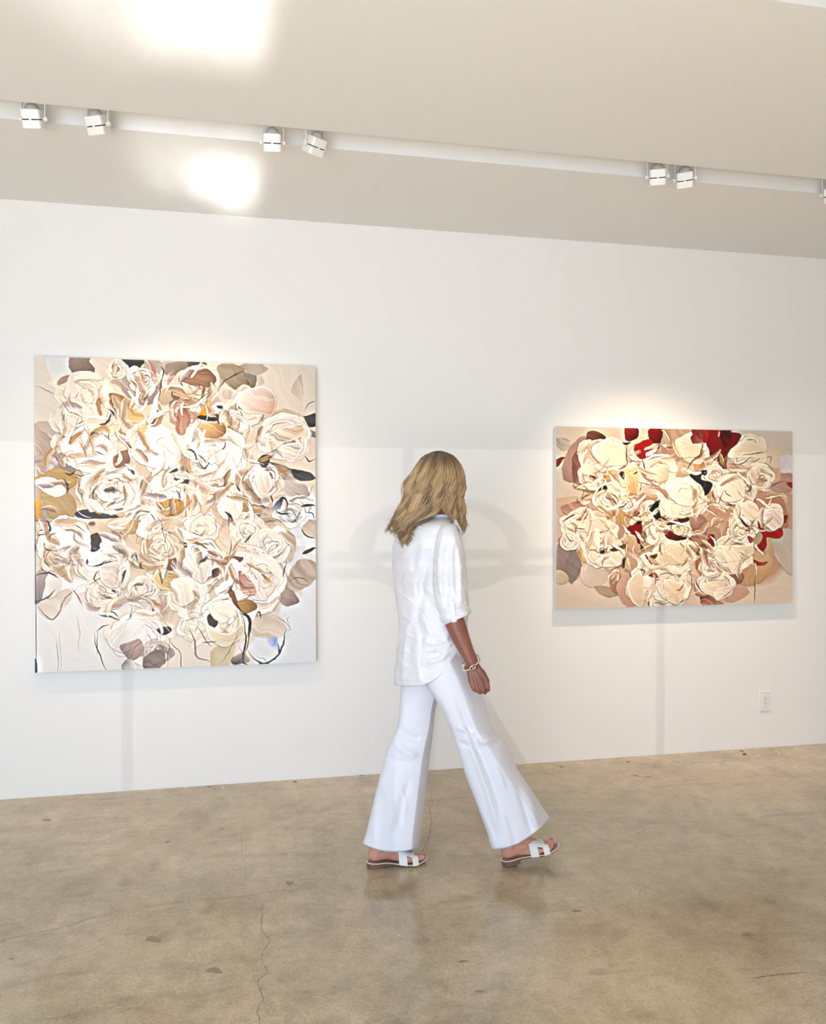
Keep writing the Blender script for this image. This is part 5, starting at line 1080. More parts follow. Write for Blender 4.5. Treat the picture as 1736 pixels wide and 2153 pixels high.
def garment(name, rows, mat, parent, nu=128, nv=110, folds=(), ripple=(.002, 14, 5), hemfn=None, seed=0, close_top=False, crease=True, inner=True, drop=0., band=0., crinkle=0.):
    """rows: (Lx, Ly, Rx, Ry, depth centre, half depth, depth tilt, crease position)"""
    R = loft_rows(rows, nv); th = np.linspace(0, 2*np.pi, nu, endpoint=False); t = -np.cos(th); near = th < np.pi
    V = np.zeros((nv, nu, 3)); SX = np.zeros((nv, nu)); SY = np.zeros((nv, nu)); BB = np.zeros((nv, nu))
    for i in range(nv):
        Lx, Ly, Rx, Ry, bc, hb, tl, ts = R[i]
        e = np.sqrt(np.clip(1-t*t, 0, 1))
        if crease:
            x = np.clip((ts-t)/(1+ts), 0, 1); y = np.clip((t-ts)/(1-ts), 0, 1)
            pn = np.where(t < ts, np.sqrt(np.clip(1-x*x, 0, 1)), 1-y**1.35); pn = .8*pn+.2*e
        else: pn = e
        SX[i] = (Lx+Rx)/2+t*(Rx-Lx)/2; SY[i] = (Ly+Ry)/2+t*(Ry-Ly)/2
        BB[i] = bc+tl*t+np.where(near, -hb*pn, hb*e)
    if drop:      # the near rim of a level hem sits lower in view, the far rim higher
        k = np.clip((np.linspace(0, 1, nv)-.72)/.28, 0, 1)[:, None]**1.5
        SY = SY+drop*k*np.where(near, 1-t*t, -.8*(1-t*t))[None, :]
    if hemfn is not None: SY = hemfn(SX, SY, near[None, :])
    wt = (near[None, :]*np.clip(1-t*t, 0, 1)[None, :]**.35)
    BB = BB-fold_field(SX, SY, folds)*wt*1.55
    for i in range(nv):
        for j in range(nu): V[i, j] = W(SX[i, j], SY[i, j], BB[i, j])
    if ripple:
        amp, f1, f2 = ripple; c = V.mean(1, keepdims=True); out = V-c; out[..., 2] = 0; nrm = out/(np.linalg.norm(out, axis=2, keepdims=True)+1e-6)
        Z = np.zeros((nv, nu))
        for i in range(nv):
            for j in range(nu):
                v = V[i, j]
                Z[i, j] = mnoise.noise(Vector((v[0]*f1*1.6+seed, v[1]*f1*1.6, v[2]*f2)))+.6*mnoise.noise(Vector((v[0]*f1*3, v[1]*f1*3+seed, v[2]*f2*3.2+v[0]*10)))
        env = np.clip(np.linspace(0, 1, nv)*4, .2, 1)[:, None]
        V = V+nrm*(Z*amp*env)[..., None]
        if crinkle:
            for i in range(nv):
                for j in range(nu):
                    v = V[i, j]; a_ = mnoise.noise(Vector((v[0]*9+v[2]*4+seed, v[1]*9, v[2]*15-v[0]*7))); b2 = mnoise.noise(Vector((v[0]*20-v[2]*9, v[1]*20+seed, v[2]*26+v[0]*12)))
                    Z[i, j] = (1-min(1, abs(a_)*3.2))**2+.5*(1-min(1, abs(b2)*3))**2
            V = V+nrm*(Z*crinkle*env)[..., None]
        if band: V[int(nv*.955):] += nrm[int(nv*.955):]*band
    vs = V.reshape(-1, 3); Fc = [(i*nu+j, i*nu+(j+1) % nu, (i+1)*nu+(j+1) % nu, (i+1)*nu+j) for i in range(nv-1) for j in range(nu)]
    if inner:     # turned-in hem
        last = V[-1]; cen = last.mean(0); rings = []
        for s, dz in ((.99, .0004), (.95, .002), (.86, .006)):
            q = cen+(last-cen)*s; q[:, 2] += dz; rings.append(q)
        o = len(vs); vs = np.concatenate([vs]+rings); prev = (nv-1)*nu
        for k in range(3):
            cur = o+k*nu; Fc += [(prev+j, prev+(j+1) % nu, cur+(j+1) % nu, cur+j) for j in range(nu)]; prev = cur
    if close_top: Fc.append(tuple(range(nu))[::-1])
    o = mesh(name, vs, Fc, mat, parent, smooth=True)
    return o, R
def surf_b(R, px, py):
    """near-side depth of a lofted garment at a photo position"""
    yc = (R[:, 1]+R[:, 3])/2; i = int(np.argmin(np.abs(yc-py))); Lx, Ly, Rx, Ry, bc, hb, tl, ts = R[i]
    t = float(np.clip((px-(Lx+Rx)/2)/((Rx-Lx)/2+1e-6), -1, 1))
    return bc+tl*t-hb*math.sqrt(max(0, 1-t*t))

# ---- trousers: both flared legs
ff = [([(958, 1470), (985, 1530), (1010, 1585), (1036, 1650), (1058, 1725)], 7, -.010), ([(975, 1535), (1000, 1600), (1028, 1680), (1050, 1760)], 6, .007), ([(1040, 1548), (1020, 1560), (1005, 1556)], 6, .010), ([(1055, 1552), (1035, 1572)], 5, -.008),
      ([(958, 1530), (975, 1535), (1000, 1545)], 5, .006), ([(962, 1560), (985, 1568), (1015, 1580)], 5, -.006), ([(1042, 1610), (1055, 1640), (1062, 1660)], 4, .005), ([(1100, 1640), (1120, 1690), (1130, 1740)], 9, .012), ([(1085, 1650), (1105, 1705), (1118, 1755)], 6, -.010), ([(1000, 1690), (1025, 1740), (1042, 1790)], 6, .006), ([(905, 1450), (935, 1490), (955, 1540)], 8, .004),
      ([(1062, 1700), (1078, 1750), (1085, 1780)], 6, -.006)]
tr_R, RR = garment('trousers', [(884, 1372, 972, 1372, -.045, .105, .03, .2), (888, 1405, 985, 1400, -.05, .112, .03, .25), (892, 1430, 1000, 1425, -.05, .112, .03, .28), (897, 1446, 1008, 1445, -.052, .110, .03, .28), (912, 1467, 1014, 1463, -.055, .105, .03, .26), (931, 1500, 1025, 1501, -.055, .098, .03, .24), (948, 1537, 1039, 1540, -.05, .090, .03, .26), (955, 1556, 1056, 1553, -.05, .088, .03, .25), (963, 1582, 1067, 1575, -.045, .088, .03, .32), (979, 1632, 1091, 1622, -.03, .090, .035, .46), (1000, 1686, 1119, 1664, -.012, .094, .04, .56), (1021, 1743, 1142, 1699, .004, .098, .045, .6), (1035, 1786, 1155.5, 1720, .015, .102, .05, .62)], M_DENIM, person, 150, 150, ff, (.0012, 10, 4), seed=3, drop=17, band=.0016)
fl_ = [([(835, 1530), (860, 1548), (885, 1552)], 7, -.007), ([(822, 1556), (850, 1580), (878, 1590)], 8, .008), ([(812, 1590), (835, 1600), (872, 1608)], 6, -.005), ([(800, 1640), (820, 1690), (822, 1750)], 9, .006), ([(862, 1640), (845, 1690), (838, 1745)], 7, -.006), ([(845, 1660), (852, 1690), (848, 1720)], 4, .004), ([(792, 1690), (786, 1740), (790, 1780)], 7, .005), ([(850, 1480), (842, 1530)], 8, .005)]
tr_L, RL = garment('trousers_far', [(850, 1372, 950, 1372, .07, .11, .03, .6), (846, 1405, 942, 1405, .085, .108, .03, .7), (843, 1440, 932, 1442, .09, .100, .03, .75), (840, 1484, 917, 1484, .09, .092, .03, .76), (834, 1532, 911.5, 1528, .085, .085, .03, .74), (820, 1558, 907, 1566, .08, .082, .03, .68), (806, 1605, 902.5, 1602, .07, .084, .03, .66), (793, 1653, 897, 1654, .055, .088, .03, .66), (780, 1706, 890.5, 1706, .04, .094, .03, .68), (769, 1752, 884.5, 1752, .03, .100, .03, .70), (763, 1774, 881, 1781, .025, .102, .03, .72)], M_DENIM, person, 150, 150, fl_, (.0012, 10, 4), seed=8, drop=13, band=.0016)
bm = bmesh.new(); bm.from_mesh(tr_R.data); bm.from_mesh(tr_L.data); bm.to_mesh(tr_R.data); bm.free()
tr_R.data.polygons.foreach_set('use_smooth', [True]*len(tr_R.data.polygons)); bpy.data.objects.remove(tr_L)
trousers = tr_R
def surf_line(R, frac=None, off=.0015, rows=None):
    pts = []
    for i in range(4, len(R), 3):
        Lx, Ly, Rx, Ry, bc, hb, tl, ts = R[i]; t = ts if frac is None else frac
        x = (ts-t)/(1+ts) if t <= ts else 0
        pn = .8*math.sqrt(max(0, 1-x*x))+.2*math.sqrt(max(0, 1-t*t)); X = (Lx+Rx)/2+t*(Rx-Lx)/2; Y = (Ly+Ry)/2+t*(Ry-Ly)/2
        pts.append((X, Y, bc+tl*t-hb*pn))
    return pts
for R, fo in ((RR, ff), (RL, fl_)):
    P3 = [(x, y, b_-float(fold_field(np.array([x]), np.array([y]), fo)[0])*.8-.0006) for x, y, b_ in surf_line(R)][12:]
    V, Fc = tube([tuple(W(*p)) for p in P3], .0011, 6); mesh('side_seam', V, Fc, M_STITCH, trousers, smooth=True)

# ---- shirt
HX = [815, 836, 857, 885, 901, 917, 933, 946, 959, 975, 992]; HY = [1436, 1443.5, 1445, 1443.5, 1437, 1428, 1413, 1395, 1376, 1382, 1392]
def hem(SX, SY, near):
    top, bot = 1085., 1444.
    v = np.clip((SY-top)/(bot-top), 0, 1); hy = np.interp(SX, HX, HY)-2.0*near-16*(~near)
    k = np.clip((v-.35)/.65, 0, 1)
    return SY+(hy-bot)*k**1.2
sf = [([(905, 1165), (890, 1215), (884, 1260), (880, 1300)], 8, -.010), ([(893, 1130), (880, 1190), (868, 1260)], 9, .007), ([(875, 1195), (885, 1235), (905, 1270), (925, 1300)], 9, -.009), ([(862, 1150), (852, 1230), (850, 1290)], 9, .004), ([(838, 1210), (846, 1260), (850, 1310)], 8, -.004),
      ([(885, 1290), (905, 1330), (930, 1350)], 6, .006), ([(870, 1280), (885, 1330), (888, 1370)], 6, -.004), ([(888, 1342), (912, 1352), (944, 1338)], 6, .0045), ([(890, 1376), (922, 1370), (950, 1360)], 6, -.0035), ([(895, 1395), (915, 1388), (945, 1374)], 5, .006), ([(885, 1400), (905, 1412), (925, 1405)], 6, -.005), ([(880, 1330), (876, 1390), (886, 1440)], 5, .004), ([(850, 1330), (846, 1390), (850, 1430)], 8, .005), ([(862, 1350), (858, 1400), (864, 1440)], 6, -.004),
      ([(910, 1320), (918, 1360), (912, 1385)], 5, -.004), ([(925, 1310), (935, 1340), (950, 1358)], 5, .005), ([(840, 1295), (860, 1310), (880, 1308)], 5, -.003), ([(832, 1418), (850, 1428), (880, 1426)], 5, .003)]
shirt, RS = garment('shirt', [(898, 1084, 942, 1084, .04, .062, -.02, 0), (884, 1091, 950, 1092, .04, .10, -.035, 0), (862, 1099, 957, 1101, .04, .155, -.05, 0), (845, 1108, 963, 1110, .04, .178, -.06, 0), (834, 1122, 968, 1122, .04, .186, -.06, 0), (826.5, 1150, 972, 1150, .04, .186, -.06, 0), (825.5, 1192, 977, 1192, .04, .178, -.055, 0), (828, 1220, 979, 1220, .04, .172, -.05, 0), (833, 1265, 983, 1265, .035, .165, -.045, 0), (838, 1300, 984, 1300, .035, .165, -.04, 0), (839, 1330, 983, 1330, .035, .170, -.04, 0), (836, 1370, 982, 1370, .035, .178, -.04, 0), (832, 1410, 981, 1410, .035, .186, -.04, 0), (831, 1444, 979, 1444, .035, .190, -.04, 0)],
                    M_LINEN, person, 170, 150, sf, (.0040, 13, 4), hemfn=hem, seed=1, crease=False, crinkle=.0042, band=.0012)
slf = [([(925, 1140), (920, 1200), (928, 1260)], 6, .005), ([(945, 1125), (938, 1190), (944, 1255)], 6, -.007), ([(955, 1120), (966, 1180), (970, 1240), (966, 1272)], 5, .008), ([(962, 1130), (958, 1190), (960, 1250)], 5, -.006), ([(932, 1115), (925, 1150), (917, 1190)], 5, .004), ([(930, 1200), (936, 1240), (940, 1285)], 5, -.005), ([(972, 1200), (974, 1250)], 4, -.004)]
sl, RSL = garment('sleeve', [(932, 1101, 952, 1101, -.12, .02, .0, 0), (925, 1106, 959, 1107, -.125, .05, .0, 0), (918, 1122, 966, 1124, -.135, .068, .0, 0), (913, 1150, 974, 1152, -.142, .078, .0, 0), (910.5, 1195, 980, 1198, -.145, .080, .0, 0), (911, 1240, 982, 1238, -.148, .078, .0, 0), (915, 1268, 983, 1262, -.15, .076, .0, 0), (926, 1296, 985, 1280, -.152, .074, .0, 0)], M_LINEN, shirt, 90, 70, slf, (.0032, 16, 6), seed=5, close_top=True, crease=False, crinkle=.003)
garment('sleeve', [(862, 1104, 884, 1104, .19, .02, 0, 0), (852, 1112, 893, 1112, .20, .05, 0, 0), (842, 1150, 902, 1150, .22, .066, 0, 0), (842, 1230, 904, 1230, .225, .068, 0, 0), (850, 1290, 902, 1290, .225, .062, 0, 0)], M_LINEN, shirt, 60, 40, (), (.002, 16, 6), seed=9, close_top=True, crease=False)
cf = [([(955, 1280), (972, 1282), (985, 1290)], 3.5, .005), ([(954, 1292), (970, 1290), (986, 1286)], 3, -.004), ([(935, 1297), (945, 1305)], 4, .004)]
cuff, RC = garment('cuff', [(925, 1293, 985.5, 1271, -.152, .076, .0, 0), (923.5, 1298, 988, 1277, -.153, .081, .0, 0), (927, 1306, 989, 1283, -.155, .082, .0, 0), (934.5, 1314, 988.5, 1291, -.157, .078, .0, 0)], M_LINEN, shirt, 90, 24, cf, (.0018, 22, 22), seed=12, crease=False)
garment('cuff', [(847, 1284, 905, 1284, .225, .068, 0, 0), (846, 1292, 906, 1292, .225, .07, 0, 0), (849, 1308, 903, 1308, .225, .066, 0, 0)], M_LINEN, shirt, 60, 12, (), (.0015, 22, 22), seed=14, crease=False)
def strip(name, pts, w, mat, parent, thick=.002):
    """a flat cloth band: pts (px, row, depth), w half width in photo px"""
    V, Fc = [], []; n = len(pts)
    for i, (x, y, b_) in enumerate(pts):
        a = pts[max(i-1, 0)]; c = pts[min(i+1, n-1)]; tx, ty = c[0]-a[0], c[1]-a[1]; L = math.hypot(tx, ty)+1e-6; nx, ny = -ty/L, tx/L
        ww = w[i] if hasattr(w, '__len__') else w
        for s, db in ((-1, 0), (1, 0), (1, thick), (-1, thick)): V.append(W(x+nx*ww*s, y+ny*ww*s, b_+db))
    for i in range(n-1):
        for k in range(4): Fc.append((4*i+k, 4*i+(k+1) % 4, 4*i+4+(k+1) % 4, 4*i+4+k))
    Fc += [(3, 2, 1, 0), tuple(4*(n-1)+k for k in range(4))]
    return mesh(name, V, Fc, mat, parent)
Q = spline([(946.5, 1256, -.234), (948.5, 1266, -.236), (951, 1280, -.240), (953, 1294, -.242), (955.5, 1308, -.239)], 14)
strip('sleeve_tab', [tuple(q) for q in Q], [2.2, 4.2, 5, 5.2, 5.2]+[5]*9, M_LINEN, shirt)
V, Fc = tube([W(947.6, 1266.5, -.2365), W(947.6, 1266.5, -.2405)], .0045, 12); mesh('button', V, Fc, M_BUTTON, shirt)
yk = [(x, y, min(surf_b(RS, x, y), surf_b(RS, x, y))-.008) for x, y in spline([(878, 1107), (890, 1112), (903, 1119), (914, 1127), (922, 1133)], 12)]
strip('yoke_seam', yk, 2.4, M_LINEN, shirt, .006)
# collar: a stand around the neck and the folded wing towards the front
V, Fc = [], []
for i, (lx, rx, y, hb) in enumerate(((899, 943, 1087, .062), (897, 944, 1076, .064), (896, 945, 1069, .066), (893, 947, 1072, .071), (890, 951, 1086, .078), (888, 953, 1092, .080))):
    for k in range(40):
        a = 2*math.pi*k/40; V.append(W((lx+rx)/2-math.cos(a)*(rx-lx)/2, y+(5*math.cos(a+2.6)), .04-.02*(-math.cos(a))-hb*math.sin(a)))
for i in range(5):
    for k in range(40): Fc.append((i*40+k, i*40+(k+1) % 40, (i+1)*40+(k+1) % 40, (i+1)*40+k))
mesh('collar', V, Fc, M_LINEN, shirt, smooth=True)
strip('collar_wing', [(948, 1094, -.055), (957, 1103, -.06), (964, 1113, -.062), (969, 1121, -.06)], [6, 6.5, 5.5, 1.5], M_LINEN, shirt, .003)

# ---- sandals
def sandal(F_, side):
    n = 48
    def outline(sc_):
        pts = []
        for k in range(n):
            u = k/(n//2)
            if u <= 1: s = LEN*(.5-.5*math.cos(math.pi*u)); sg = 1
            else: s = LEN*(.5-.5*math.cos(math.pi*(2-u))); sg = -1
            x = s/LEN; sh = .006*math.sin(math.pi*np.clip((x-.35)/.65, 0, 1))     # toes lean towards the big toe
            pts.append(((s-LEN/2)*(1+(sc_-1)*.35)+LEN/2, sg*half_w(s)*sc_+sh, s))
        return pts
    def slab(name, layers, mat, parent):
        V, Fc = [], []
        for sc_, dh in layers:
            for (s, t, s0) in outline(sc_): V.append(F_(s, t, under(s0)+dh))
        m = len(layers)
        for i in range(m-1):
            for k in range(n): Fc.append((i*n+k, i*n+(k+1) % n, (i+1)*n+(k+1) % n, (i+1)*n+k))
        for base, rev in ((0, True), ((m-1)*n, False)):
            for k in range(n//2-1):
                q = (base+1+k, base+2+k, base+(n-2-k) % n, base+(n-1-k) % n)
                Fc.append(q[::-1] if rev else q)
            a = (base, base+1, base+n-1); Fc.append(a[::-1] if rev else a)
        return mesh(name, V, Fc, mat, parent)
    so = slab('sandal', [(.97, 0), (1.0, .001), (1.0, .0055)], M_SOLE, person)
    if side == 'R': so['label'] = 'white leather sandal on the leading foot, toe lifted'
    else: so['label'] = 'white leather sandal on the trailing foot, flat on the floor'
    slab('welt', [(1.0, .0052), (1.03, .0058), (1.035, .0075), (1.0, .0085)], M_EDGE, so)
    slab('insole', [(.95, .0080), (.95, .0090)], M_INSOLE, so)
    V, Fc = [], []
    hs = [k for k in np.linspace(0, .072, 12)]; ring = [(s, half_w(s)*.98) for s in hs]+[(s, -half_w(s)*.98) for s in hs[::-1]]
    for lv in (0, 1):
        for s, t in ring: V.append(F_(s, t, 0 if lv == 0 else under(s)+.001))
    m = len(ring)
    for k in range(m): Fc.append((k, (k+1) % m, m+(k+1) % m, m+k))
    for k in range(11): Fc += [(k+1, k, m-1-k, m-2-k), (m+k, m+k+1, 2*m-2-k, 2*m-1-k)]
    mesh('heel', V, Fc, M_SOLE, so)
    # H-shaped upper
    NS, NT = 44, 60; sa, sb = .124, .206; V, Fc = [], []; idx = {}
    def surf(i, j, o):
        s = sa+(sb-sa)*i/NS; a = math.pi*j/NT; top = np.interp(s, [.12, .15, .18, .215], [.067, .057, .045, .036])
        w = half_w(s)*1.0+.0045; ca, sa_ = math.cos(a), math.sin(a)
        t = math.copysign(abs(ca)**.8, ca)*(w+o)+.006*math.sin(math.pi*(s/LEN-.35)/.65); h = abs(sa_)**.85*(top+o)
        return F_(s+.004*math.cos(a), t, under(s)+TH*.7+h)
    def keep(i, j):
        x = (i+.5)/NS; v = (j+.5)/NT; v = min(v, 1-v)*2      # v: 0 at the sole, 1 over the instep
        if v < .46: return x < .40 or x > .68
        if v < .62: return True
        return .17 < x < .86
    for lay, o in ((0, .0), (1, .0024)):
        for i in range(NS+1):
            for j in range(NT+1): idx[lay, i, j] = len(V); V.append(surf(i, j, o))
    for i in range(NS):
        for j in range(NT):
            if not keep(i, j): continue
            for lay in (0, 1):
                q = [idx[lay, i, j], idx[lay, i+1, j], idx[lay, i+1, j+1], idx[lay, i, j+1]]; Fc.append(q if lay else q[::-1])
            for (a, c, ni, nj) in (((i, j), (i+1, j), i, j-1), ((i+1, j), (i+1, j+1), i+1, j), ((i+1, j+1), (i, j+1), i, j+1), ((i, j+1), (i, j), i-1, j)):
                if not (0 <= ni < NS and 0 <= nj < NT and keep(ni, nj)):
                    Fc.append((idx[0, a[0], a[1]], idx[0, c[0], c[1]], idx[1, c[0], c[1]], idx[1, a[0], a[1]]))
    o = mesh('strap', V, Fc, M_LEATHER, so, smooth=False)
    for (s, t, r, z) in ((.2385, .023, .0072, .0225), (.236, .003, .0048, .0150), (.226, -.010, .0045, .0146), (.214, -.0225, .0042, .0142), (.201, -.034, .0040, .0138)):
        bm = bmesh.new(); bmesh.ops.create_uvsphere(bm, u_segments=12, v_segments=8, radius=1)
        for v in bm.verts: v.co = F_(s+v.co.x*r*1.0, t+v.co.y*r*.85, under(s)+TH+z-.0015+v.co.z*r*.45-.25*v.co.x*r)
        frombm('toe_nail', bm, M_NAIL, person, smooth=True)
sandal(FOOT_L, 'L'); sandal(FOOT_R, 'R')

# ---- bracelet of oval anchor links
br = bpy.data.objects.new('bracelet', None); COL.objects.link(br); br.parent = person; br['label'] = 'silver anchor-link chain bracelet'
cB = Vector(W(989.5, 1394, -.190)); br.location = cB-BASE
eX = Vector(W(1007, 1383, -.190))-cB; eX *= .0385/eX.length*1.0; eY = (Vector(W(991, 1405, -.228))-cB); 
NL = 11
for k in range(NL):
    a = 2*math.pi*(k+.5)/NL
    p = cB+eX*math.cos(a)+eY*math.sin(a); tg = (-eX*math.sin(a)+eY*math.cos(a)).normalized(); out = (p-cB).normalized(); out = (out-tg*out.dot(tg)).normalized(); bi = tg.cross(out)
    if k % 2: bi, out = (bi*.35+out*.94).normalized(), (out*.35-bi*.94).normalized()
    rr = .0125 if not k % 2 else .0105; rw = .0078
    pts = [p+tg*rr*math.cos(2*math.pi*q/18)+bi*rw*math.sin(2*math.pi*q/18) for q in range(18)]
    V, Fc = [], []
    for q in range(18):
        t = (pts[(q+1) % 18]-pts[q-1]).normalized(); n1 = out; n2 = t.cross(n1)
        for z in range(8): V.append(pts[q]+(n1*math.cos(2*math.pi*z/8)+n2*math.sin(2*math.pi*z/8))*.0021)
    for q in range(18):
        for z in range(8): Fc.append((q*8+z, q*8+(z+1) % 8, ((q+1) % 18)*8+(z+1) % 8, ((q+1) % 18)*8+z))
    V2, F2 = tube([p-bi*rw, p+bi*rw], .0018, 8); V, Fc = merge([(V, Fc), (V2, F2)])
    mesh('link', V, Fc, M_SILVER, br, smooth=True)
V, Fc = tube([W(972, 1408, -.222), W(974, 1400, -.222)], .0026, 8)
bm = bmesh.new(); bmesh.ops.create_uvsphere(bm, u_segments=12, v_segments=8, radius=.0052); bmesh.ops.translate(bm, verts=bm.verts, vec=W(975, 1398.5, -.224))
frombm('toggle_bead', bm, M_SILVER, br, smooth=True); mesh('toggle_bar', V, Fc, M_SILVER, br, smooth=True)

# ---- face details on the far side of the head
for (x, y, d) in ((948, 1008, .082), (933, 1008, .116)):
    bm = bmesh.new(); bmesh.ops.create_uvsphere(bm, u_segments=16, v_segments=10, radius=.0115); bmesh.ops.translate(bm, verts=bm.verts, vec=W(x, y, d))
    e = frombm('eye', bm, M_EYE, person, smooth=True)
    fd = (AR*math.cos(.96)+AW*math.sin(.96)); bm = bmesh.new(); bmesh.ops.create_uvsphere(bm, u_segments=14, v_segments=8, radius=.006)
    bmesh.ops.translate(bm, verts=bm.verts, vec=W(x, y, d)+fd*.0068); frombm('iris', bm, M_IRIS, e, smooth=True)
chainm = bmesh.new(); capsule(chainm, W(950, 1037, .098), .0055, W(944, 1036.5, .119), .0075); capsule(chainm, W(944, 1036.5, .119), .0075, W(936, 1037, .124), .0055)
frombm('lips', chainm, M_LIP, person, smooth=True)

# ---- hair: an inner mass plus some thousands of waved strands
HR = np.array([(947.5, 919, 926, .03, .006), (949.5, 911, 933, .03, .03), (953, 901, 944, .028, .055), (960, 889, 954.5, .025, .078), (975, 877.5, 964.5, .02, .098), (993, 869, 970.5, .018, .110), (1009, 858, 972, .018, .116), (1025, 853.5, 971, .018, .120), (1049, 848.5, 968.5, .02, .122), (1065, 842, 969, .02, .122), (1085, 836, 971, .02, .120), (1160, 828, 974, .02, .115)])
def hrow(y): return [np.interp(y, HR[:, 0], HR[:, k]) for k in range(1, 5)]
V, Fc = [], []
ys = [948.3, 949.5, 951, 954, 960, 968, 980, 995, 1010, 1025, 1045, 1065, 1080]
for y in ys:
    L, R, bc, hb = hrow(y); k_ = .93 if y < 1060 else .93-.006*(y-1060)
    for k in range(40):
        a = 2*math.pi*k/40; V.append(W((L+R)/2-math.cos(a)*(R-L)/2*k_, y+1.5, bc-hb*k_*math.sin(a)))
for i in range(len(ys)-1):
    for k in range(40): Fc.append((i*40+k, i*40+(k+1) % 40, (i+1)*40+(k+1) % 40, (i+1)*40+k))
Fc.append(tuple(range(40))[::-1])
def in_front(px, py): # strands clear the face: leave a gap on the far right side
    return False
cap_me = mesh('hair', V, Fc, M_HAIR, person, smooth=True)
at = cap_me.data.color_attributes.new('strand', 'FLOAT_COLOR', 'POINT'); at.data.foreach_set('color', np.tile(np.array([*lin((88, 64, 42)), 1], np.float32), len(V)))  # inner mass painted dark to read as shade between the locks
rs = np.random.RandomState(11); K = 28
DARK, MID, LIGHT, PALE = lin((104, 78, 54)), lin((172, 136, 94)), lin((212, 178, 134)), lin((240, 214, 172))
NC = 120
def make_clump(ci):
    far = rs.rand() < .22; th = rs.uniform(0, math.pi)+(math.pi if far else 0)
    return dict(th=th, rho=rs.uniform(.885, 1.05), ph=rs.rand()*6.28, lam=rs.uniform(52, 88), A=rs.uniform(3.0, 7.0), tone=rs.rand(), dy=rs.uniform(-30, 10), curl=rs.uniform(-14, 10), lift=rs.uniform(0, 11), drift=rs.uniform(-5, 5), wid=rs.uniform(.045, .10))
CL = [make_clump(k) for k in range(NC)]
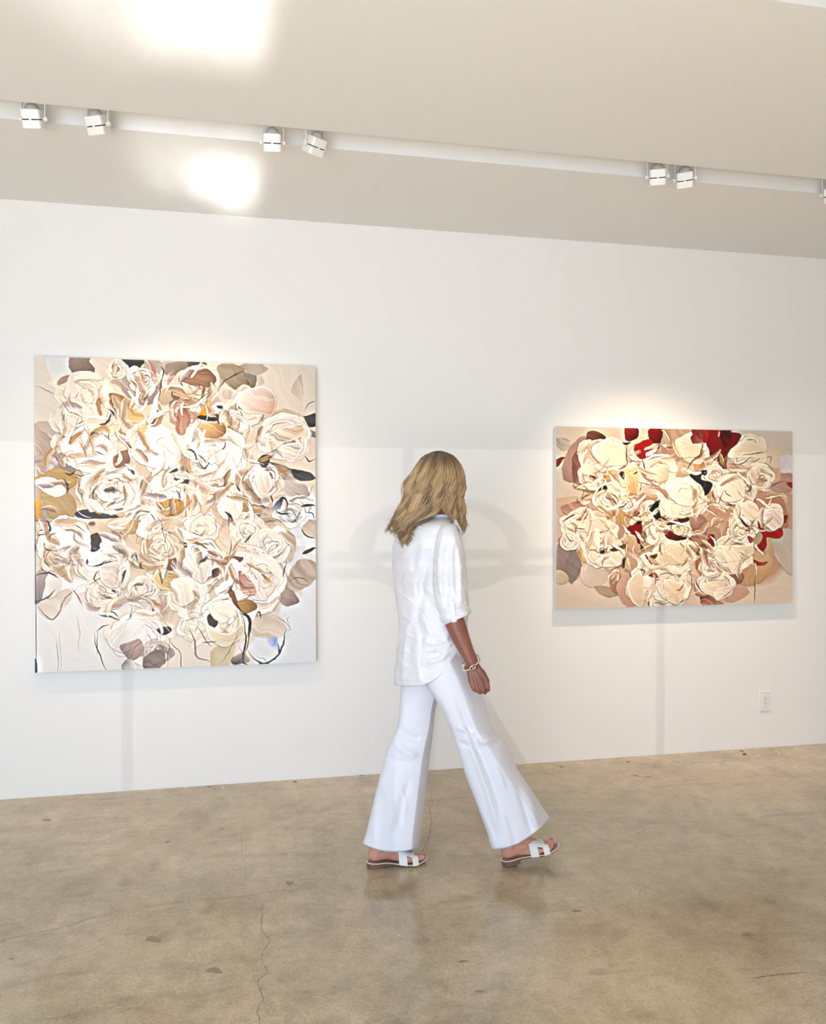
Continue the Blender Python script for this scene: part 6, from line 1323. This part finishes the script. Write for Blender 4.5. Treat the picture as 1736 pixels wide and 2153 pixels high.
def strands(N, fly=False):
    Vs, Cs = [], []
    for n in range(N):
        c_ = CL[rs.randint(NC)]; loose = rs.rand() < .14
        spread = rs.normal(0, .09 if loose else c_['wid']*.5); th0 = c_['th']
        uc = -math.cos(th0); u = float(np.clip(uc+spread, -1, 1)); s = math.sqrt(max(0, 1-u*u))*(1 if th0 < math.pi else -1)
        if s < 0 and u > .25: continue      # keep the face clear
        rho = c_['rho']+rs.normal(0, .012); left = uc < .30
        y0 = 948+rs.uniform(0, 3)
        if left: yend = np.interp(uc, [-1, -.55, 0, .3], [1122, 1152, 1116, 1080])+c_['dy']+rs.uniform(-5, 3)
        else: yend = np.interp(uc, [.3, .5, .8, 1], [1068, 1094, 1116, 1120])+c_['dy']*.8+rs.uniform(-8, 4)
        if s < 0: yend = min(yend, 1110)
        q = np.linspace(0, 1, K)**.95; y = y0+(yend-y0)*q
        ue = uc+(u-uc)*(1.0+.5*np.sin(q*math.pi)-.75*q**3)      # a lock swells, then gathers to its tip
        L, R, bc, hb = (np.interp(y, HR[:, 0], HR[:, k]) for k in range(1, 5))
        sn = np.sqrt(np.clip(1-np.clip(ue, -1, 1)**2, 0, 1))*(1 if s >= 0 else -1)
        x = (L+R)/2+ue*(R-L)/2*rho; b_ = bc-hb*sn*rho
        g = np.clip((y-1058)/40., 0, 1); g = g*g*(3-2*g)
        if left:
            Lg = np.interp(y, [1058, 1078, 1105, 1126, 1152], [843, 838, 829, 832, 842]); Rg = np.interp(y, [1058, 1078, 1100, 1125, 1152], [935, 922, 893, 876, 860]); xg = Lg+(ue+1)/1.3*(Rg-Lg)
        else:
            Lr = np.interp(y, [1058, 1078, 1100, 1120], [930, 938, 951, 963]); Rr = np.interp(y, [1058, 1120], [970, 972]); xg = Lr+(ue-.30)/.7*(Rr-Lr)
        x = x*(1-g)+xg*g+c_['drift']*np.sin(q*math.pi*1.3)*q
        ph = c_['ph']+rs.normal(0, .13); lam = c_['lam']*rs.uniform(.97, 1.03)
        A = np.clip((y-962)/70., 0, 1)*c_['A']*rs.uniform(.8, 1.15)*(1+.55*np.clip((y-1060)/60, 0, 1))
        if fly: A = A*1.3
        x = x+A*np.sin(2*math.pi*(y-948)/lam+ph); b_ = b_+A*.0017*np.cos(2*math.pi*(y-948)/lam+ph)
        e = np.clip((q-.82)/.18, 0, 1); x = x+e*e*(c_['curl']+rs.uniform(-1.5, 1.5)-(2 if left else 0)); y = y-e*e*c_['lift']
        if fly: x = x+np.clip(q-.35, 0, 1)**1.5*rs.uniform(-1, 1)*18
        if s > -.3:      # lie on the shirt, not in it
            for k in range(K):
                if y[k] > 1086:
                    t_ = surf_b(RS, x[k], y[k])-.010-.012*(rho-.92)/.12
                    b_[k] = min(b_[k], t_) if s > 0 else b_[k]
        P = np.array([W(x[k], y[k], b_[k]) for k in range(K)])
        r = rs.uniform(.0006, .0013)*(.6 if fly else 1)*np.clip(np.interp(q, [0, .1, .7, 1], [.7, 1, .9, .12]), 0, 1)
        ring = np.stack([P+(AR*math.cos(a)*1.2+AW*math.sin(a))*r[:, None] for a in (-.5, 1.6, 3.7)], 1)
        tn = np.clip(.72*c_['tone']+.28*rs.rand()+.10*(u < -.3), 0, 1); qc = np.clip((y-948)/170., 0, 1)  # left-side strands a little lighter: side light put into the tone
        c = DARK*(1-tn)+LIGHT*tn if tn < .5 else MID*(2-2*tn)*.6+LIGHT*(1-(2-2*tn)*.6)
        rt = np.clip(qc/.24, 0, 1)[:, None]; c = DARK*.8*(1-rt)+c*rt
        c = c*(1-.38*np.clip((1.0-rho)/.10, 0, 1))  # deeper strands darker: shade between locks put into the strand colour
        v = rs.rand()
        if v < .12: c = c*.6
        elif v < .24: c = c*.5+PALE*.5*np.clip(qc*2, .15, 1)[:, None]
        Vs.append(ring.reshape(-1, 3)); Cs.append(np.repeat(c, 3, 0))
    return Vs, Cs
va, ca_ = strands(6200); vb, cb_ = strands(110, True)
Vs = np.array(va+vb); ns = len(Vs); Cs = np.array(ca_+cb_)
fi = []
for k in range(K-1):
    for z in range(3): fi.append((k*3+z, k*3+(z+1) % 3, k*3+3+(z+1) % 3, k*3+3+z))
fi = np.array(fi); quads = (fi[None]+(np.arange(ns)*K*3)[:, None, None]).reshape(-1, 4)
me = bpy.data.meshes.new('hair_strands'); co = Vs.reshape(-1, 3)-np.array(BASE)
me.vertices.add(len(co)); me.vertices.foreach_set('co', co.ravel()); me.loops.add(quads.size); me.loops.foreach_set('vertex_index', quads.ravel())
me.polygons.add(len(quads)); me.polygons.foreach_set('loop_start', np.arange(len(quads))*4); me.polygons.foreach_set('loop_total', np.full(len(quads), 4)); me.polygons.foreach_set('use_smooth', np.ones(len(quads), bool)); me.update(calc_edges=True)
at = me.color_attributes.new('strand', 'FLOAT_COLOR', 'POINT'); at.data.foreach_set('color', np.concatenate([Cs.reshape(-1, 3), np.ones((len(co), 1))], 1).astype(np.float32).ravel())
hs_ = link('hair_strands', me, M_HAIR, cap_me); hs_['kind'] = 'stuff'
